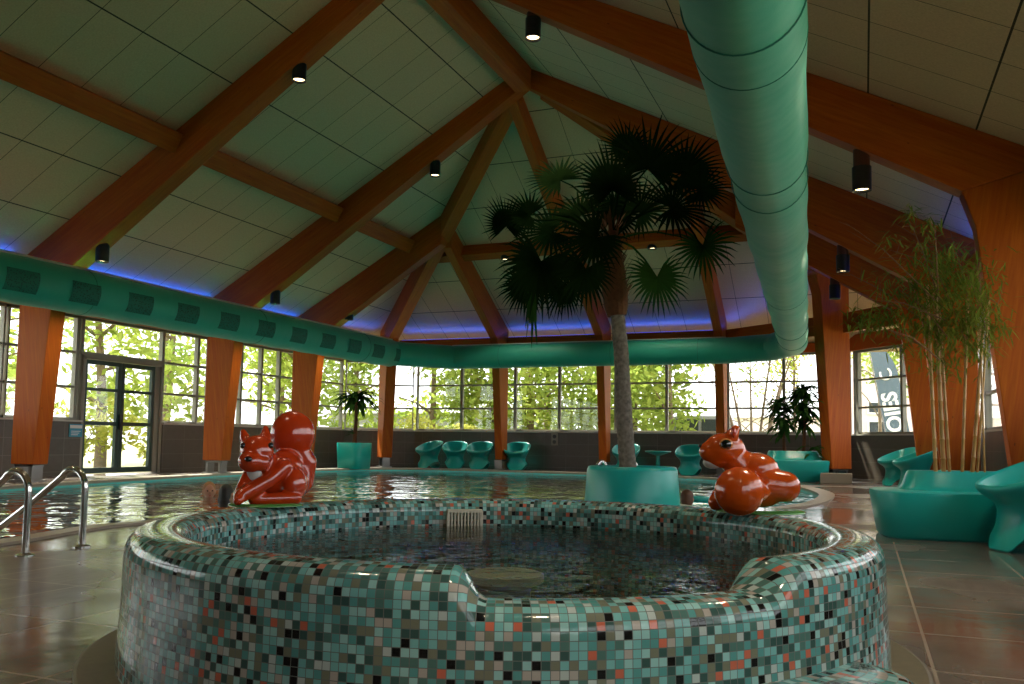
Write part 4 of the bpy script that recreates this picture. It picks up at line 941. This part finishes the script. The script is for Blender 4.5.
# ground is cut round the hall so the lawn does not show through the pool
g = MB()
for x0, x1, y0, y1 in ((-90, -13.58, -40, 110), (2.62, 90, -40, 110), (-13.58, 2.62, 21.93, 110), (-13.58, 2.62, -40, -3.25)): g.add([(x0, y0, -.12), (x1, y0, -.12), (x1, y1, -.12), (x0, y1, -.12)], [(0, 1, 2, 3)])
struct(g, 'ground', M['grass'])
def tree(label, x, y, h, cr_, n_, mat='leaf', rs=0, trunk_r=.16, low=.35, lean=0, leaf=.16, multi=1, name='tree'):
    rg = random.Random(rs); t = thing(name, label, 'tree', (x, y, -.12), 0, 'trees outside the windows')
    b_ = MB()
    for m_ in range(multi):
        a = rg.uniform(0, 2*PI); ox = .0 if multi == 1 else .25*math.cos(a); oy = 0 if multi == 1 else .25*math.sin(a); tx = lean+(rg.uniform(-.3, .3) if multi == 1 else math.cos(a)*1.2); ty = rg.uniform(-.3, .3) if multi == 1 else math.sin(a)*1.2
        pts_ = [Vector((ox+tx*t_**1.3, oy+ty*t_**1.3+.06*math.sin(5*t_), h*.85*t_-.02)) for t_ in np.linspace(0, 1, 8)]
        b_.tube(pts_, [trunk_r*(1-.75*i/7) for i in range(8)], 9)
        for k in range(7):
            i = rg.randint(2, 6); q = pts_[i]; a2 = rg.uniform(0, 2*PI); e = q+Vector((math.cos(a2)*cr_*.7, math.sin(a2)*cr_*.7, rg.uniform(.3, 1.2))); b_.tube([q, q.lerp(e, .5)+Vector((0, 0, .1)), e], [trunk_r*.35, trunk_r*.22, .015], 6)
    b_.build('trunk', M['trunk'], t, smooth=True)
    lf_ = MB()
    for k in range(14):
        a = rg.uniform(0, 2*PI); r = cr_*rg.uniform(.1, .8); z = h*rg.uniform(low, 1.0)
        leafcards(lf_, (lean*.6+r*math.cos(a), r*math.sin(a), z), (cr_*.5, cr_*.5, h*.13), n_//14, leaf, rg, .3)
    lf_.build('foliage', M[mat], t, recalc=False); return t
def shrub(label, x, y, rx, ry, h, n_, mat='leaf_y', rs=0, leaf=.09):
    rg = random.Random(rs); t = thing('shrub', label, 'shrub', (x, y, -.12), 0, 'shrubs outside the windows')
    b_ = MB()
    for k in range(7): a = rg.uniform(0, 2*PI); b_.tube([(rg.uniform(-.2, .2)*rx, rg.uniform(-.2, .2)*ry, -.02), (math.cos(a)*rx*.5, math.sin(a)*ry*.5, h*.7)], [.03, .01], 5)
    b_.build('stems', M['trunk'], t); lf_ = MB()
    for k in range(8): leafcards(lf_, (rg.uniform(-.6, .6)*rx, rg.uniform(-.6, .6)*ry, h*rg.uniform(.3, .75)), (rx*.45, ry*.45, h*.32), n_//8, leaf, rg)
    lf_.build('foliage', M[mat], t, recalc=False); return t
TR_ = [(-18, 9.5, 7, 2.6, 'tree outside the left windows nearest the camera side'), (-19.5, 13.2, 8, 3, 'leafy tree seen through the glass door, left leaf'), (-18.2, 17, 7, 2.6, 'leafy tree seen above the glass door, right side'),
       (-20, 21, 8, 3, 'tree outside the left wall, between the door and the second column'), (-17.6, 24.5, 7, 2.5, 'tree outside the left wall behind the red squirrel tail'), (-21, 28, 8, 2.8, 'tree outside beyond the far left corner'), (-24, 17, 10, 3.5, 'taller tree further out on the left'), (-24, 25, 10, 3.5, 'tall tree far out beyond the left wall'), (-23, 6.5, 9, 3.2, 'tree far out at the left picture edge')]
for i, (x, y, h, c_, lab) in enumerate(TR_): tree(lab, x, y, h, c_, 2000, 'leaf', 20+i, .16, .22)
SH_ = [(-16.3, 9.8, 1.1, 1.6, 1.5, 'bright shrub outside the first left window'), (-16.6, 14.6, 1.1, 1.4, 1.7, 'bright shrub seen through the lower panes of the glass door'), (-16.2, 18.2, 1, 1.6, 1.6, 'bright shrub outside right of the glass door'), (-16.4, 22.2, 1, 1.6, 1.5, 'bright shrub outside the last left window bay'), (-13.9, 26.6, 1.4, 1.0, 1.75, 'yellow green shrub outside above the four teal chairs'), (-12.1, 25.4, 1.0, .8, 1.5, 'low yellow shrub outside left of the second back column')]
for i, (x, y, rx, ry, h, lab) in enumerate(SH_): shrub(lab, x, y, rx, ry, h, 1500, 'leaf_y', 40+i)
for i, (x, y, h, c_, lab) in enumerate([(-17.0, 27.2, 7, 1.8, 'tree outside beyond the corner behind the small potted palm'), (-14.6, 28.5, 7.5, 1.9, 'tree outside above the left end of the row of four teal chairs'), (-12.0, 28, 7, 1.9, 'tree outside just left of the second back column'), (-10.2, 27, 7.2, 1.9, 'tree outside just right of the second back column'), (-8.8, 29, 8, 2.2, 'tree outside left of the middle back column'), (-6.8, 27.4, 7, 2.0, 'tree outside behind the palm trunk'), (-5.3, 25.6, 6.5, 1.7, 'tree with bare pale trunk outside right of the palm trunk'), (-12.5, 35, 10, 3.2, 'tall tree far behind the second back column'), (-8.5, 36, 10, 3.2, 'tall tree far behind the palm')]): tree(lab, x, y, h, c_, 2300, 'leaf', 60+i, .15, .12)
tree('thin multi-stemmed tree almost bare, outside the rightmost back window', -2.95, 25.6, 5, 1.5, 420, 'leaf', 80, .05, .45, multi=6, leaf=.08)
tree('small tree outside above the banner', .45, 27.0, 4.6, 1.0, 900, 'leaf', 81, .07, .55, leaf=.10)
tree('leafy tree outside above the far planter', -1.85, 26.6, 5.4, .8, 500, 'leaf_y', 82, .06, .5, leaf=.09)
# buildings
def building(label, x0, x1, y0, y1, h, mat, roofmat, wins, roof_h=1.2, name='building'):
    t = thing(name, label, 'building', ((x0+x1)/2, (y0+y1)/2, -.12)); a, c = (x1-x0)/2, (y1-y0)/2
    MB().box(-a, a, -c, c, -.02, h).build('wall', M[mat], t)
    MB().add([(-a-.3, -c-.3, h), (a+.3, -c-.3, h), (a+.3, c+.3, h), (-a-.3, c+.3, h), (-a*.7, 0, h+roof_h), (a*.7, 0, h+roof_h)], [(0, 1, 5, 4), (1, 2, 5), (2, 3, 4, 5), (3, 0, 4), (3, 2, 1, 0)]).build('roof', M[roofmat], t)
    for wx, wz, ww, wh in wins:
        b_ = MB(); f_ = .06
        b_.box(wx, wx+ww, -c-.05, -c+.02, wz, wz+f_); b_.box(wx, wx+ww, -c-.05, -c+.02, wz+wh-f_, wz+wh); b_.box(wx, wx+f_, -c-.05, -c+.02, wz+f_, wz+wh-f_); b_.box(wx+ww-f_, wx+ww, -c-.05, -c+.02, wz+f_, wz+wh-f_)
        wo = b_.build('window_frame', M['sign_white'], t); MB().box(wx+f_, wx+ww-f_, -c-.03, -c+.01, wz+f_, wz+wh-f_).build('pane', M['pane_dark'], wo)
    return t
building('low blue grey building seen outside above the corner palm', -22, -13.5, 33, 39, 2.0, 'bld_blue', 'roof', [(-3, .6, 1.0, .9), (-.5, .6, 1.0, .9), (2, .6, 1.0, .9)], .55)
building('white house far behind the back windows on the right', -6.8, -1.4, 44, 50, 2.2, 'bld_white', 'roof', [(-1.8, .7, .9, .9), (.8, .7, .9, .9)], .9)
building('pale pink house outside behind the banner', -.75, 6.5, 32, 38, 5.5, 'bld_pink', 'roof', [(-2.75, .95, .85, .8), (-2.75, 1.95, .85, .45), (-1.3, 1, .9, 1.1)], 1.2)
# parked van outside
vx = at(712, 425, v=29).x
van = thing('parked_van', 'dark blue grey van parked outside, seen through the back window above the squirrel head', 'van', (vx, 29, -.12), 0)
b = MB(); pr = [(-1.3, .35), (-1.3, 1.25), (-1.15, 1.75), (.55, 1.8), (.95, 1.25), (1.5, 1.1), (1.55, .35)]; k = len(pr)
b.add([(x, y, z) for y in (-.8, .8) for x, z in pr], [tuple(range(k)), tuple(2*k-1-i for i in range(k))]+[((i+1) % k, i, k+i, k+(i+1) % k) for i in range(k)]); b.build('van_body', M['bld_blue'], van, bevel=.06)
for x0, x1 in ((-1.0, -.3), (-.2, .5)): MB().box(x0, x1, -.83, -.79, 1.22, 1.65).build('side_window', M['pane_dark'], van)
MB().box(.9, 1.45, -.84, -.79, .55, .95).build('red_panel', M['red'], van)
for wx in (-.85, 1.0):
    for wy in (-.72, .72):
        o = MB().lathe([(.2, -.1), (.33, -.1), (.34, -.06), (.34, .06), (.33, .1), (.2, .1)], 24).build('wheel', M['black'], van, smooth=True); o.matrix_local = Matrix.Translation((wx, wy, .34)) @ Matrix.Rotation(PI/2, 4, 'X')
# feather banner with white letters
c0 = at(897, 432, v=25.0); c1 = at(885, 372, v=25.0)
bn = thing('feather_banner', 'slate blue feather banner with big white letters reading upward, outside at right', 'banner', (c0.x, 25.0, -.12))
ax = (c1-c0); ax.y = 0; axn = ax.normalized(); pxs = Vector((axn.z, 0, -axn.x))
o0 = c0-Vector((c0.x, 25.0, -.12))
b = MB(); ou = []
for k in range(13): t_ = k/12; ou.append(o0+axn*(-.15+2.35*t_)+pxs*(.30*(1-max(0, t_-.7)**2*8)))
inn = [o0+axn*(-.15+2.35*k/12)-pxs*.26 for k in range(13)]
b.add([p_+Vector((0, dy, 0)) for dy in (-.012, .012) for p_ in ou+inn], [(k, k+1, 13+k+1, 13+k) for k in range(12)]+[(26+13+k, 26+13+k+1, 26+k+1, 26+k) for k in range(12)]); b.build('flag_cloth', M['flag'], bn)
MB().tube([(o0-axn*1.35-pxs*.28), (o0+axn*2.3-pxs*.28)], [.022, .012], 8).build('pole', M['steel'], bn)
MB().lathe([(.3, 0), (.3, .05), (.05, .08)], 20, (o0-axn*1.35-pxs*.28)[:2]+(0,)).build('foot', M['steel'], bn)
fc = bpy.data.curves.new('lettering', 'FONT'); fc.body = 'OIES'; fc.size = .52; fc.extrude = .004; fc.offset = .016; fc.align_y = 'CENTER'
fo_ = bpy.data.objects.new('lettering', fc); COL.objects.link(fo_); dg = bpy.context.evaluated_depsgraph_get(); dg.update(); me = bpy.data.meshes.new_from_object(fo_.evaluated_get(dg)); bpy.data.objects.remove(fo_)
me.materials.clear(); me.materials.append(M['sign_white']); lt = bpy.data.objects.new('lettering', me); COL.objects.link(lt); lt.parent = bn
yv = -pxs; zv = axn.cross(yv); lt.matrix_local = Matrix(((axn.x, yv.x, zv.x, o0.x), (axn.y, yv.y, zv.y, -.022), (axn.z, yv.z, zv.z, o0.z), (0, 0, 0, 1)))
MB().tube([o0+axn*(1.55+.15*math.cos(a))+pxs*(.13*math.sin(a))+Vector((0, -.02, 0)) for a in np.linspace(.6, 5.2, 14)], .03, 6).build('emblem', M['sign_white'], bn)
